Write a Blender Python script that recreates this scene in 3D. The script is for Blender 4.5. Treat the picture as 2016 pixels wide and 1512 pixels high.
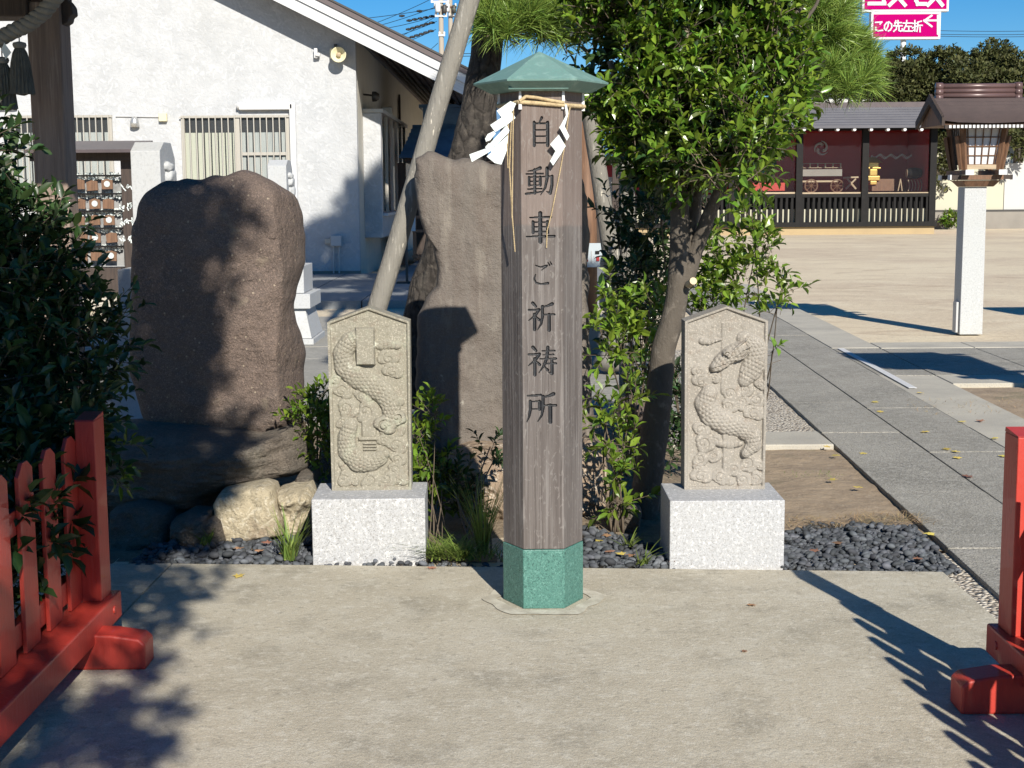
import bpy, math, random
import numpy as np
from mathutils import Vector, Matrix, noise

# ------------------------------------------------------------------ camera, sky, sun
SC = bpy.context.scene
for o in list(bpy.data.objects): bpy.data.objects.remove(o)
F, H = 2850.0, 1.5                       # focal length in photo pixels (2016 wide), eye height
PITCH, ROLL = math.atan(378/2850.0), math.radians(0.42)
CAMR = Matrix.Rotation(math.pi/2-PITCH, 3, 'X') @ Matrix.Rotation(-ROLL, 3, 'Z')
cam_d = bpy.data.cameras.new('camera'); cam_d.sensor_width = 36; cam_d.lens = 36*F/2016
cam_d.clip_start = 0.05; cam_d.clip_end = 2000
cam = bpy.data.objects.new('camera', cam_d); SC.collection.objects.link(cam)
cam.matrix_world = Matrix.Translation((0, 0, H)) @ CAMR.to_4x4()
SC.camera = cam
EL, AZ = math.radians(29.6), math.radians(16.0)      # sun elevation; light comes from behind, right of the camera
SUN = Vector((math.sin(AZ)*math.cos(EL), -math.cos(AZ)*math.cos(EL), math.sin(EL)))
w = bpy.data.worlds.new('World'); SC.world = w; w.use_nodes = True
nt = w.node_tree; bg = nt.nodes['Background']
sky = nt.nodes.new('ShaderNodeTexSky'); sky.sky_type = 'NISHITA'; sky.sun_disc = False
sky.sun_elevation = EL; sky.sun_rotation = math.atan2(SUN.x, SUN.y)
sky.air_density = 1.0; sky.dust_density = 0.0; sky.ozone_density = 5.0; sky.altitude = 1500
hsv = nt.nodes.new('ShaderNodeHueSaturation'); hsv.inputs['Saturation'].default_value = 1.35
nt.links.new(sky.outputs[0], hsv.inputs['Color']); nt.links.new(hsv.outputs[0], bg.inputs[0]); bg.inputs[1].default_value = 0.073
sl = bpy.data.lights.new('sun', 'SUN'); sl.energy = 5.0; sl.angle = math.radians(0.53); sl.color = (1.0, 0.945, 0.84)
so = bpy.data.objects.new('sun', sl); SC.collection.objects.link(so)
so.rotation_euler = SUN.to_track_quat('Z', 'Y').to_euler(); so.location = (5, -10, 12)
SC.view_settings.view_transform = 'Standard'; SC.view_settings.look = 'None'
SC.view_settings.exposure = 0.40; SC.view_settings.gamma = 1.0
try: SC.view_settings.use_curve_mapping = False
except Exception: pass
SC.render.engine = 'CYCLES'
SC.cycles.use_denoising = True
try: SC.cycles.denoiser = 'OPENIMAGEDENOISE'
except Exception: pass
SC.cycles.max_bounces = 6; SC.cycles.diffuse_bounces = 3; SC.cycles.glossy_bounces = 2
SC.cycles.transmission_bounces = 3; SC.cycles.transparent_max_bounces = 6
SC.cycles.caustics_reflective = False; SC.cycles.caustics_refractive = False
random.seed(7); RNG = np.random.default_rng(7)
R = math.radians

def ray(px, py): return CAMR @ Vector(((px-1008)/F, -(py-756)/F, -1))
def P(px, py, Y):
    r = ray(px, py); return Vector((0, 0, H)) + r*(Y/r.y)
def G(px, py, z=0.0):
    r = ray(px, py); return Vector((0, 0, H)) + r*((z-H)/r.z)

# ------------------------------------------------------------------ materials
def lin(c): return (c[0], c[1], c[2], 1.0)
MATS = {}
def mat(name, col, rough=0.75, layers=(), bump=(), metal=0.0, stretch=(1, 1, 1), spec=0.5, alpha=1.0, trans=0.0, coat=0.0, island=0.0):
    """layers: (kind, scale, lo, hi, colour, amount[, stretch]); bump: (kind, scale, distance[, stretch])"""
    m = bpy.data.materials.new(name); m.use_nodes = True
    n = m.node_tree.nodes; L = m.node_tree.links
    b = n['Principled BSDF']
    tc = n.new('ShaderNodeTexCoord'); cache = {}
    def coords(st):
        if st not in cache:
            mp = n.new('ShaderNodeMapping'); mp.inputs['Scale'].default_value = st
            L.new(tc.outputs['Object'], mp.inputs[0]); cache[st] = mp.outputs[0]
        return cache[st]
    def tex(kind, scale, st):
        if kind == 'noise':
            t = n.new('ShaderNodeTexNoise'); t.inputs['Detail'].default_value = 7; t.inputs['Roughness'].default_value = 0.6
            o = t.outputs[0]
        elif kind == 'fine':
            t = n.new('ShaderNodeTexNoise'); t.inputs['Detail'].default_value = 2; o = t.outputs[0]
        elif kind == 'warp':
            t = n.new('ShaderNodeTexNoise'); t.inputs['Detail'].default_value = 4; t.inputs['Distortion'].default_value = 1.6; o = t.outputs[0]
        elif kind == 'cell':
            t = n.new('ShaderNodeTexVoronoi'); o = t.outputs['Distance']
        elif kind == 'crack':
            t = n.new('ShaderNodeTexVoronoi'); t.feature = 'DISTANCE_TO_EDGE'; o = t.outputs['Distance']
        elif kind == 'cellcol':
            t = n.new('ShaderNodeTexVoronoi'); L.new(coords(st), t.inputs['Vector']); t.inputs['Scale'].default_value = scale
            s = n.new('ShaderNodeSeparateColor'); L.new(t.outputs['Color'], s.inputs[0]); return s.outputs[0]
        elif kind == 'wave':
            t = n.new('ShaderNodeTexWave'); t.inputs['Distortion'].default_value = 7; t.inputs['Detail'].default_value = 3
            t.inputs['Detail Scale'].default_value = 1.5; o = t.outputs['Fac']
        L.new(coords(st), t.inputs['Vector']); t.inputs['Scale'].default_value = scale
        return o
    cur = n.new('ShaderNodeRGB'); cur.outputs[0].default_value = lin(col); cur = cur.outputs[0]
    def mix(cur, fac, c, amount):
        mu = n.new('ShaderNodeMath'); mu.operation = 'MULTIPLY'; mu.inputs[1].default_value = amount; L.new(fac, mu.inputs[0])
        mx = n.new('ShaderNodeMix'); mx.data_type = 'RGBA'; L.new(mu.outputs[0], mx.inputs['Factor'])
        L.new(cur, mx.inputs['A']); mx.inputs['B'].default_value = lin(c); return mx.outputs['Result']
    for ly in layers:
        kind, scale, lo, hi, c, amt = ly[:6]; st = ly[6] if len(ly) > 6 else stretch
        if kind == 'z':            # a change of colour with height, wobbling
            sx = n.new('ShaderNodeSeparateXYZ'); L.new(tc.outputs['Object'], sx.inputs[0])
            t = tex('noise', scale, (1, 1, 1)); ad = n.new('ShaderNodeMath'); ad.operation = 'MULTIPLY_ADD'
            L.new(t, ad.inputs[0]); ad.inputs[1].default_value = 0.12; L.new(sx.outputs[2], ad.inputs[2]); o = ad.outputs[0]
        else: o = tex(kind, scale, st)
        mr = n.new('ShaderNodeMapRange'); mr.inputs['From Min'].default_value = lo; mr.inputs['From Max'].default_value = hi
        L.new(o, mr.inputs['Value']); cur = mix(cur, mr.outputs[0], c, amt)
    if island:
        g = n.new('ShaderNodeNewGeometry'); oi = n.new('ShaderNodeObjectInfo')
        ad = n.new('ShaderNodeMath'); ad.operation = 'ADD'; L.new(g.outputs['Random Per Island'], ad.inputs[0]); L.new(oi.outputs['Random'], ad.inputs[1])
        fr = n.new('ShaderNodeMath'); fr.operation = 'FRACT'; L.new(ad.outputs[0], fr.inputs[0])
        hs = n.new('ShaderNodeHueSaturation')
        mv = n.new('ShaderNodeMapRange'); mv.inputs['To Min'].default_value = 1-island; mv.inputs['To Max'].default_value = 1+island
        L.new(fr.outputs[0], mv.inputs['Value']); L.new(mv.outputs[0], hs.inputs['Value'])
        m2 = n.new('ShaderNodeMath'); m2.operation = 'MULTIPLY'; m2.inputs[1].default_value = 7.31; L.new(fr.outputs[0], m2.inputs[0])
        f2 = n.new('ShaderNodeMath'); f2.operation = 'FRACT'; L.new(m2.outputs[0], f2.inputs[0])
        mh = n.new('ShaderNodeMapRange'); mh.inputs['To Min'].default_value = 0.5-island*0.06; mh.inputs['To Max'].default_value = 0.5+island*0.03
        L.new(f2.outputs[0], mh.inputs['Value']); L.new(mh.outputs[0], hs.inputs['Hue'])
        L.new(cur, hs.inputs['Color']); cur = hs.outputs[0]
    L.new(cur, b.inputs['Base Color'])
    b.inputs['Roughness'].default_value = rough; b.inputs['Metallic'].default_value = metal
    b.inputs['Specular IOR Level'].default_value = spec; b.inputs['Alpha'].default_value = alpha
    b.inputs['Coat Weight'].default_value = coat
    nrm = None
    for bp in bump:
        kind, scale, dist = bp[:3]; st = bp[3] if len(bp) > 3 else stretch
        o = tex(kind, scale, st); bu = n.new('ShaderNodeBump'); bu.inputs['Distance'].default_value = dist
        bu.inputs['Strength'].default_value = 1.0
        L.new(o, bu.inputs['Height'])
        if nrm: L.new(nrm, bu.inputs['Normal'])
        nrm = bu.outputs[0]
    if nrm: L.new(nrm, b.inputs['Normal'])
    if trans:
        tr = n.new('ShaderNodeBsdfTranslucent'); L.new(cur, tr.inputs[0]); ms = n.new('ShaderNodeMixShader')
        ms.inputs[0].default_value = trans; L.new(b.outputs[0], ms.inputs[1]); L.new(tr.outputs[0], ms.inputs[2])
        L.new(ms.outputs[0], n['Material Output'].inputs[0])
    MATS[name] = m; return m

mat('concrete', (.53, .475, .365), .9, [('noise', .9, .40, .64, (.41, .365, .275), .75), ('noise', 6, .47, .66, (.58, .535, .43), .75), ('noise', 3.6, .54, .68, (.29, .26, .20), .6),
     ('noise', 24, .54, .64, (.64, .595, .49), .6), ('warp', 80, .55, .63, (.68, .635, .53), .45), ('noise', 34, .57, .66, (.25, .225, .175), .5), ('fine', 190, .46, .64, (.24, .215, .17), .40), ('cell', 45, .10, .04, (.12, .105, .085), .4)],
    [('noise', 60, .003), ('fine', 260, .0012)])
mat('concrete_patch', (.60, .56, .46), .9, [('noise', 14, .42, .62, (.43, .39, .31), .9)], [('noise', 90, .002)])
mat('kerb_concrete', (.50, .465, .39), .9, [('noise', 2, .4, .7, (.36, .335, .29), .8), ('fine', 120, .5, .7, (.24, .225, .2), .4)], [('noise', 90, .002)])
mat('slab_rough', (.37, .345, .295), .9, [('noise', 1.7, .4, .65, (.24, .225, .19), .8), ('noise', 14, .52, .66, (.50, .47, .41), .55), ('warp', 34, .5, .62, (.44, .415, .365), .8), ('fine', 130, .52, .66, (.09, .085, .08), .8), ('noise', 4, .56, .7, (.4, .38, .33), .45)],
    [('noise', 55, .009), ('fine', 180, .003)])
mat('sand', (.72, .61, .435), .95, [('noise', .22, .42, .62, (.58, .465, .335), .8, (1, 1.1, 1)), ('noise', 1.3, .5, .7, (.78, .68, .50), .7, (1, 1.2, 1)), ('warp', .9, .58, .70, (.44, .32, .215), .5, (.8, 1.3, 1)), ('noise', 9, .55, .7, (.36, .27, .2), .35, (1, 1, 1)), ('fine', 60, .5, .7, (.40, .33, .25), .3)],
    [('noise', 12, .02), ('noise', 60, .006)])
mat('soil', (.20, .15, .10), .95, [('noise', 5, .4, .65, (.30, .235, .16), .8), ('noise', 30, .5, .7, (.10, .075, .05), .7), ('fine', 120, .58, .68, (.42, .36, .27), .5)], [('noise', 18, .02), ('noise', 90, .006)])
mat('dirt_patch', (.37, .28, .19), .95, [('noise', 4, .4, .65, (.24, .18, .125), .8), ('noise', 26, .52, .7, (.42, .335, .24), .6), ('noise', 2, .56, .66, (.17, .17, .09), .5)], [('noise', 18, .012), ('noise', 90, .004)])
mat('gravel_white', (.52, .45, .36), .9, [('cellcol', 55, .2, .8, (.74, .68, .58), .9), ('cell', 55, .5, .75, (.16, .13, .10), .9), ('noise', 3, .55, .7, (.3, .24, .18), .5)], [('cell', 55, -.02)])
mat('granite_white', (.46, .465, .475), .75, [('noise', 2.2, .45, .7, (.42, .42, .42), .6), ('noise', 95, .50, .60, (.34, .335, .33), .8), ('noise', 60, .54, .64, (.72, .71, .70), .7), ('fine', 210, .58, .66, (.17, .17, .17), .75), ('noise', 3, .5, .8, (.46, .455, .44), .4)], [('noise', 140, .0018)])
mat('granite_grey', (.46, .47, .47), .75, [('noise', 60, .5, .62, (.34, .35, .36), .7), ('fine', 120, .56, .66, (.68, .69, .70), .6), ('noise', 2, .5, .75, (.42, .42, .40), .5)], [('noise', 120, .002)])
mat('granite_pale', (.48, .49, .50), .7, [('noise', 50, .5, .62, (.39, .40, .41), .7), ('noise', 3, .5, .75, (.42, .41, .38), .5)], [('noise', 120, .002)])
mat('stele_mossy', (.265, .245, .195), .9, [('noise', 5, .42, .62, (.26, .24, .185), .8), ('noise', 9, .55, .68, (.36, .375, .285), .8), ('noise', 30, .56, .68, (.19, .15, .115), .6), ('noise', 2.6, .58, .66, (.22, .155, .125), .75), ('fine', 160, .55, .66, (.55, .50, .41), .5), ('noise', 14, .66, .7, (.62, .62, .52), .7)],
    [('noise', 60, .0018), ('noise', 240, .0008)])
mat('stele_beige', (.315, .288, .25), .9, [('noise', 5, .42, .62, (.25, .225, .19), .8), ('noise', 30, .56, .68, (.24, .195, .155), .6), ('fine', 160, .55, .66, (.58, .52, .44), .5), ('noise', 3, .6, .7, (.30, .23, .18), .5)],
    [('noise', 60, .0018), ('noise', 240, .0008)])
mat('stone_brown', (.145, .108, .088), .85, [('noise', 2.6, .42, .62, (.112, .085, .071), .9), ('warp', 120, .5, .62, (.29, .21, .165), .75), ('fine', 300, .5, .66, (.07, .05, .045), .7), ('noise', 7, .60, .68, (.24, .19, .14), .7), ('cell', 20, .13, .05, (.50, .41, .30), .6), ('noise', 1.4, .55, .75, (.185, .17, .15), .5)],
    [('noise', 12, .02), ('noise', 30, .014), ('fine', 160, .005)])
mat('stone_umber', (.155, .134, .115), .85, [('noise', 4.5, .42, .62, (.135, .108, .09), .9, (1.6, 1, .35)), ('noise', 9, .54, .68, (.27, .24, .20), .7, (1.8, 1, .3)), ('warp', 75, .5, .62, (.19, .165, .142), .6), ('noise', 14, .66, .74, (.45, .42, .36), .6), ('fine', 300, .5, .66, (.13, .105, .09), .5)],
    [('noise', 9, .012), ('noise', 26, .010), ('fine', 170, .004)])
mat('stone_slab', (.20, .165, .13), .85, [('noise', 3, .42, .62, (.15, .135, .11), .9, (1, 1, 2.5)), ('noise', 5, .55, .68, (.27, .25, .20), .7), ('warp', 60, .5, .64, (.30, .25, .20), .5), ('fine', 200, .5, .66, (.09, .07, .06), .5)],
    [('noise', 7, .06, (1, 1, 4)), ('noise', 24, .03, (1, 1, 3)), ('noise', 60, .012)])
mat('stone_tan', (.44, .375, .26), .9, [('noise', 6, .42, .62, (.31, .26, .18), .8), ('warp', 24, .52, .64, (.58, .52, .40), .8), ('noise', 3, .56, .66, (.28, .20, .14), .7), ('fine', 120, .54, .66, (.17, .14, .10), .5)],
    [('noise', 18, .02), ('noise', 90, .006)])
mat('stone_rust', (.36, .27, .19), .9, [('noise', 6, .42, .62, (.25, .18, .12), .8), ('warp', 20, .56, .64, (.58, .50, .40), .8), ('noise', 4, .56, .66, (.20, .14, .10), .7)],
    [('noise', 18, .03), ('noise', 90, .006)])
mat('pebble', (.070, .075, .085), .8, [('noise', 9, .5, .7, (.13, .135, .15), .8)], [('noise', 160, .001)], island=.55)
mat('wood_post', (.145, .126, .116), .82, [('noise', 4, .42, .60, (.100, .084, .077), .85, (10, 10, .30)), ('noise', 10, .53, .62, (.245, .225, .212), .6, (8, 8, .13)), ('noise', 26, .56, .64, (.062, .052, .047), .65, (7, 7, .10)), ('noise', 1.6, .5, .66, (.215, .195, .183), .6), ('noise', 14, .60, .70, (.32, .295, .275), .4, (3, 3, .5)),
     ('z', 2.3, 1.44, 1.452, (.25, .178, .145), .40), ('warp', 30, .60, .66, (.30, .28, .26), .35, (1.6, 1.6, .8))], [('noise', 22, .004, (7, 7, .12)), ('noise', 140, .0008, (4, 4, .3))])
mat('carved_black', (.016, .017, .02), .5, [('noise', 30, .5, .7, (.04, .042, .047), .6)], [('noise', 120, .001)])
mat('patina', (.16, .275, .25), .6, [('noise', 5, .4, .62, (.135, .255, .225), .8), ('noise', 24, .52, .66, (.245, .385, .345), .7), ('fine', 120, .56, .7, (.15, .34, .29), .4)], [('noise', 50, .0015)])
mat('green_stone', (.075, .20, .165), .5, [('warp', 130, .52, .60, (.025, .085, .07), .85), ('warp', 90, .55, .62, (.15, .32, .27), .7), ('noise', 3, .5, .7, (.07, .18, .15), .5)], [('warp', 130, .0008)])
mat('dark_wood', (.060, .042, .034), .75, [('noise', 4, .42, .62, (.035, .026, .022), .8, (8, 8, .5)), ('noise', 8, .56, .68, (.10, .07, .055), .5, (8, 8, .4))], [('noise', 14, .004, (8, 8, .4))])
mat('black_wood', (.010, .009, .009), .6, [('noise', 8, .5, .7, (.02, .018, .017), .6)], spec=.2)
mat('brown_wood', (.19, .10, .055), .65, [('noise', 5, .42, .62, (.11, .058, .034), .8, (8, 8, .6)), ('noise', 9, .56, .68, (.28, .155, .085), .6, (8, 8, .5))], [('noise', 16, .003, (8, 8, .5))])
mat('pale_wood', (.46, .36, .24), .7, [('noise', 6, .42, .62, (.34, .25, .16), .8, (1, 1, 8))])
mat('pillar_wood', (.27, .20, .16), .8, [('noise', 4, .42, .62, (.18, .13, .105), .8, (8, 8, .5)), ('noise', 8, .56, .68, (.40, .33, .28), .6, (8, 8, .4))], [('noise', 14, .004, (8, 8, .4))])
mat('log_grey', (.235, .22, .19), .85, [('noise', 3, .42, .62, (.22, .205, .18), .8, (5, 5, .5)), ('noise', 7, .58, .66, (.40, .375, .33), .8, (6, 6, .8)), ('noise', 12, .64, .68, (.74, .68, .56), .8, (5, 5, .7)), ('noise', 20, .58, .66, (.12, .11, .10), .6, (6, 6, .35))], [('noise', 12, .006, (6, 6, .5)), ('noise', 70, .002)])
mat('rope', (.55, .43, .25), .9, [('noise', 60, .45, .65, (.34, .25, .14), .7)], [('noise', 200, .002)])
mat('rope_grey', (.26, .245, .215), .95, [('noise', 14, .45, .65, (.20, .19, .165), .7)], [('noise', 80, .004)])
mat('straw_grey', (.17, .16, .13), .95, [('noise', 40, .45, .65, (.08, .075, .06), .8, (3, 3, .3))], [('noise', 60, .01, (4, 4, .2))])
mat('paper_shaded', (.30, .30, .30), .9, [('noise', 9, .45, .65, (.16, .16, .16), .8)])  # paper greyed to stand in for the shade inside the plaque rack
mat('paper', (.76, .82, .80), .8, [('noise', 20, .5, .7, (.72, .72, .71), .6)], [('noise', 18, .004)], trans=.12)
mat('steel', (.55, .55, .54), .4, metal=.7)
mat('red_paint', (.50, .046, .028), .55, [('noise', 3, .45, .65, (.42, .032, .022), .8), ('noise', 14, .60, .68, (.34, .045, .032), .6), ('cell', 9, .035, .02, (.12, .02, .015), .8)], [('noise', 30, .002, (3, 3, .5))], coat=.15)
mat('red_wall', (.42, .03, .035), .7, [('noise', 1, .4, .7, (.32, .025, .03), .8)])
mat('bark_pine', (.050, .042, .036), .95, [('crack', 15, .10, .02, (.022, .018, .015), .9, (1.2, 1.2, .55)), ('noise', 24, .5, .68, (.10, .085, .07), .8), ('noise', 5, .52, .68, (.075, .07, .06), .6)], [('crack', 15, .03, (1.2, 1.2, .55)), ('noise', 40, .012)])
mat('bark_smooth', (.105, .088, .07), .9, [('noise', 5, .42, .62, (.085, .07, .055), .8, (3, 3, 1)), ('noise', 22, .56, .68, (.22, .19, .155), .7), ('noise', 4, .64, .67, (.34, .29, .22), .6)], [('noise', 22, .006, (3, 3, 1)), ('noise', 90, .003)])
mat('twig', (.13, .10, .07), .9, [('noise', 20, .45, .6, (.08, .06, .045), .7)])
mat('cut_wood', (.62, .50, .34), .8, [('noise', 20, .5, .7, (.45, .34, .22), .7)])
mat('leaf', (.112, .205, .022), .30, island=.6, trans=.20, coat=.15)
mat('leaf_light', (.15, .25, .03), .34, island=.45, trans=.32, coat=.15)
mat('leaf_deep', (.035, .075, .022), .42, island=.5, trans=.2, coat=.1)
mat('leaf_far', (.075, .085, .024), .7, island=.5, trans=.2)
mat('needle', (.20, .31, .06), .45, island=.45, trans=.25)
mat('grass', (.17, .25, .05), .6, island=.4, trans=.3)
mat('grass_dry', (.42, .31, .16), .85, island=.4, trans=.2)
mat('litter_yellow', (.55, .44, .10), .7, island=.3)
mat('litter_brown', (.30, .17, .09), .8, island=.5)
mat('plaster', (.48, .487, .50), .9, [('noise', 2.2, .44, .62, (.41, .418, .43), .7, (1, 1, 1.3)), ('warp', 7, .54, .62, (.54, .547, .56), .7), ('noise', .5, .5, .7, (.42, .42, .41), .4, (1, 1, .3))], [('warp', 6, .014), ('noise', 22, .010)])
mat('plaster_beige', (.58, .55, .48), .9, [('noise', 3, .4, .6, (.53, .5, .44), .7)], [('noise', 16, .01)])
mat('white_paint', (.64, .64, .64), .5, [('noise', 2, .5, .7, (.58, .58, .58), .5)])
mat('roof_brown', (.11, .085, .085), .5)
mat('soffit', (.16, .12, .10), .7)
mat('aluminium', (.46, .43, .38), .45, metal=.3)
mat('blind', (.66, .68, .56), .8)
mat('curtain', (.56, .60, .58), .8, [('noise', 3, .45, .6, (.42, .46, .45), .7, (14, 1, .5))])
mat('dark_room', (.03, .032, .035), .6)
mat('glass', (.05, .055, .06), .05, alpha=.12, spec=.8)
mat('glass_case', (.10, .10, .12), .03, alpha=.06, spec=.5)
mat('cream_plastic', (.70, .64, .42), .5)
mat('grey_plastic', (.50, .50, .50), .5)
mat('dark_plastic', (.05, .045, .04), .5)
mat('tile_blue', (.10, .22, .38), .4, [('noise', 3, .4, .65, (.06, .13, .25), .8)])
mat('tile_brown', (.135, .082, .078), .33, [('noise', 4, .4, .65, (.10, .062, .062), .8)], metal=.1)
mat('tile_grey', (.10, .098, .115), .5, [('noise', 1, .4, .65, (.075, .073, .088), .8)])
mat('copper_brown', (.115, .088, .088), .38, [('noise', 4, .4, .65, (.085, .067, .07), .8)], metal=.2)
mat('plinth_ochre', (.42, .32, .18), .9, [('noise', .8, .4, .65, (.36, .27, .16), .8)])
mat('wall_cream', (.52, .50, .39), .9, [('noise', .5, .45, .65, (.52, .49, .38), .8)])
mat('wall_pale', (.52, .52, .50), .9)
mat('wall_dim', (.27, .25, .22), .9, [('noise', .6, .45, .65, (.20, .185, .165), .8)])
mat('sign_magenta', (.42, .0, .13), .8, spec=.05)
mat('sign_white', (.60, .60, .60), .5)
mat('sign_board', (.42, .47, .50), .7)
mat('pole_concrete', (.36, .31, .25), .9)
mat('wire', (.015, .017, .02), .6)
mat('gold', (.62, .42, .12), .35, metal=.6)
mat('white_line', (.60, .60, .60), .8, [('noise', 12, .5, .7, (.6, .6, .62), .6)])
mat('platform', (.25, .26, .265), .85, [('noise', 1, .4, .65, (.20, .205, .21), .8), ('fine', 60, .55, .7, (.33, .33, .33), .3)], [('noise', 40, .003)])
mat('flagstone', (.33, .315, .28), .9, [('noise', 2, .4, .65, (.25, .24, .215), .8), ('warp', 12, .55, .62, (.42, .40, .36), .5)], [('noise', 20, .01)])
mat('shoji', (.62, .63, .66), .8)

# ------------------------------------------------------------------ geometry helpers
ORG = {}
def link(o): SC.collection.objects.link(o); return o
def props(o, label=None, cat=None, group=None, kind=None):
    if label: o['label'] = label
    if cat: o['category'] = cat
    if group: o['group'] = group
    if kind: o['kind'] = kind
    return o
def thing(name, label, cat, loc, group=None):
    o = link(bpy.data.objects.new(name, None)); o.location = loc; o.empty_display_size = .1
    ORG[o.name] = Vector(loc); return props(o, label, cat, group)

class MB:
    def __init__(s): s.v = []; s.f = []
    def add(s, vs, fs):
        k = len(s.v); s.v += [tuple(v) for v in vs]; s.f += [tuple(i+k for i in f) for f in fs]; return s
    def box(s, c, d, rz=0, rx=0, ry=0):
        m = Matrix.Translation(c) @ Matrix.Rotation(rz, 4, 'Z') @ Matrix.Rotation(ry, 4, 'Y') @ Matrix.Rotation(rx, 4, 'X')
        vs = [m @ Vector((x*d[0]/2, y*d[1]/2, z*d[2]/2)) for x in (-1, 1) for y in (-1, 1) for z in (-1, 1)]
        return s.add(vs, [(0, 1, 3, 2), (4, 6, 7, 5), (0, 4, 5, 1), (2, 3, 7, 6), (0, 2, 6, 4), (1, 5, 7, 3)])
    def bx(s, x0, x1, y0, y1, z0, z1): return s.box(((x0+x1)/2, (y0+y1)/2, (z0+z1)/2), (abs(x1-x0), abs(y1-y0), abs(z1-z0)))
    def prism(s, pts, vec):
        n = len(pts); vec = Vector(vec); a = [Vector(p) for p in pts]; b = [p+vec for p in a]
        return s.add(a+b, [tuple(range(n)), tuple(range(2*n-1, n-1, -1))]+[(i, i+n, (i+1) % n+n, (i+1) % n) for i in range(n)])
    def frust(s, a, b):
        n = len(a)
        return s.add(list(a)+list(b), [tuple(range(n-1, -1, -1)), tuple(range(n, 2*n))]+[(i, (i+1) % n, (i+1) % n+n, i+n) for i in range(n)])
    def tube(s, pts, r, n=8, cap=True):
        pts = [Vector(p) for p in pts]
        rs = r if isinstance(r, (list, tuple)) else [r]*len(pts)
        vs = []; up = None
        for i, p in enumerate(pts):
            t = (pts[min(i+1, len(pts)-1)]-pts[max(i-1, 0)])
            if t.length < 1e-9: t = Vector((0, 0, 1))
            t.normalize()
            if up is None: up = Vector((1, 0, 0)) if abs(t.x) < .9 else Vector((0, 1, 0))
            a = (up-t*up.dot(t)).normalized(); up = a; b = t.cross(a)
            vs += [p+(a*math.cos(2*math.pi*k/n)+b*math.sin(2*math.pi*k/n))*rs[i] for k in range(n)]
        fs = []
        for i in range(len(pts)-1):
            for k in range(n):
                k2 = (k+1) % n; fs.append((i*n+k, i*n+k2, (i+1)*n+k2, (i+1)*n+k))
        if cap: fs += [tuple(range(n-1, -1, -1)), tuple((len(pts)-1)*n+k for k in range(n))]
        return s.add(vs, fs)
    def lathe(s, prof, c, n=16, ph=0, ax='Z'):
        c = Vector(c); vs = []
        for (r, z) in prof:
            for k in range(n):
                a = ph+2*math.pi*k/n; x, y = r*math.cos(a), r*math.sin(a)
                vs.append(c+(Vector((x, y, z)) if ax == 'Z' else Vector((x, z, y)) if ax == 'Y' else Vector((z, x, y))))
        fs = [(i*n+k, i*n+(k+1) % n, (i+1)*n+(k+1) % n, (i+1)*n+k) for i in range(len(prof)-1) for k in range(n)]
        fs += [tuple(range(n-1, -1, -1)), tuple((len(prof)-1)*n+k for k in range(n))]
        return s.add(vs, fs)
    def xf(s, m): s.v = [tuple(m @ Vector(v)) for v in s.v]; return s
    def build(s, name, m, parent=None, smooth=False, bevel=0, label=None, cat=None, group=None, kind=None, loc=None):
        if parent is not None: org = ORG[parent.name]
        elif loc is not None: org = Vector(loc)
        else:
            a = np.array(s.v); org = Vector(((a[:, 0].min()+a[:, 0].max())/2, (a[:, 1].min()+a[:, 1].max())/2, a[:, 2].min()))
        me = bpy.data.meshes.new(name); me.from_pydata([(v[0]-org.x, v[1]-org.y, v[2]-org.z) for v in s.v], [], s.f)
        return finish(name, me, m, parent, org, smooth, bevel, label, cat, group, kind)
def finish(name, me, m, parent, org, smooth=False, bevel=0, label=None, cat=None, group=None, kind=None, fixn=True):
    me.materials.append(MATS[m])
    if fixn:
        import bmesh
        bm = bmesh.new(); bm.from_mesh(me); bmesh.ops.recalc_face_normals(bm, faces=bm.faces); bm.to_mesh(me); bm.free()
    if smooth: me.polygons.foreach_set('use_smooth', [True]*len(me.polygons))
    o = link(bpy.data.objects.new(name, me)); ORG[o.name] = Vector(org)
    if parent is not None: o.parent = parent
    else: o.location = org
    if bevel:
        b = o.modifiers.new('bevel', 'BEVEL'); b.width = bevel; b.segments = 2; b.limit_method = 'ANGLE'
    return props(o, label, cat, group, kind)
def dup(root, loc, label=None):
    def cp(o, par):
        c = o.copy(); link(c)
        if par is not None: c.parent = par
        for ch in o.children: cp(ch, c)
        return c
    r = cp(root, None); r.location = loc
    if label: r['label'] = label
    return r
def struct(name, mb, m, smooth=False, bevel=0, parent=None): return mb.build(name, m, parent, smooth, bevel, kind=None if parent else 'structure')

def np_mesh(name, V, Fq, org):
    """V (n,3) float, Fq list of int arrays of equal face size"""
    me = bpy.data.meshes.new(name); V = np.asarray(V, dtype=np.float32)-np.array(org, dtype=np.float32)
    me.vertices.add(len(V)); me.vertices.foreach_set('co', V.ravel())
    loops = np.concatenate([f.ravel() for f in Fq]).astype(np.int32)
    tot = np.concatenate([np.full(len(f), f.shape[1], dtype=np.int32) for f in Fq])
    st = np.concatenate([[0], np.cumsum(tot)[:-1]]).astype(np.int32)
    me.loops.add(len(loops)); me.loops.foreach_set('vertex_index', loops)
    me.polygons.add(len(tot)); me.polygons.foreach_set('loop_start', st); me.polygons.foreach_set('loop_total', tot)
    me.update(calc_edges=True); me.validate(); return me

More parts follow.
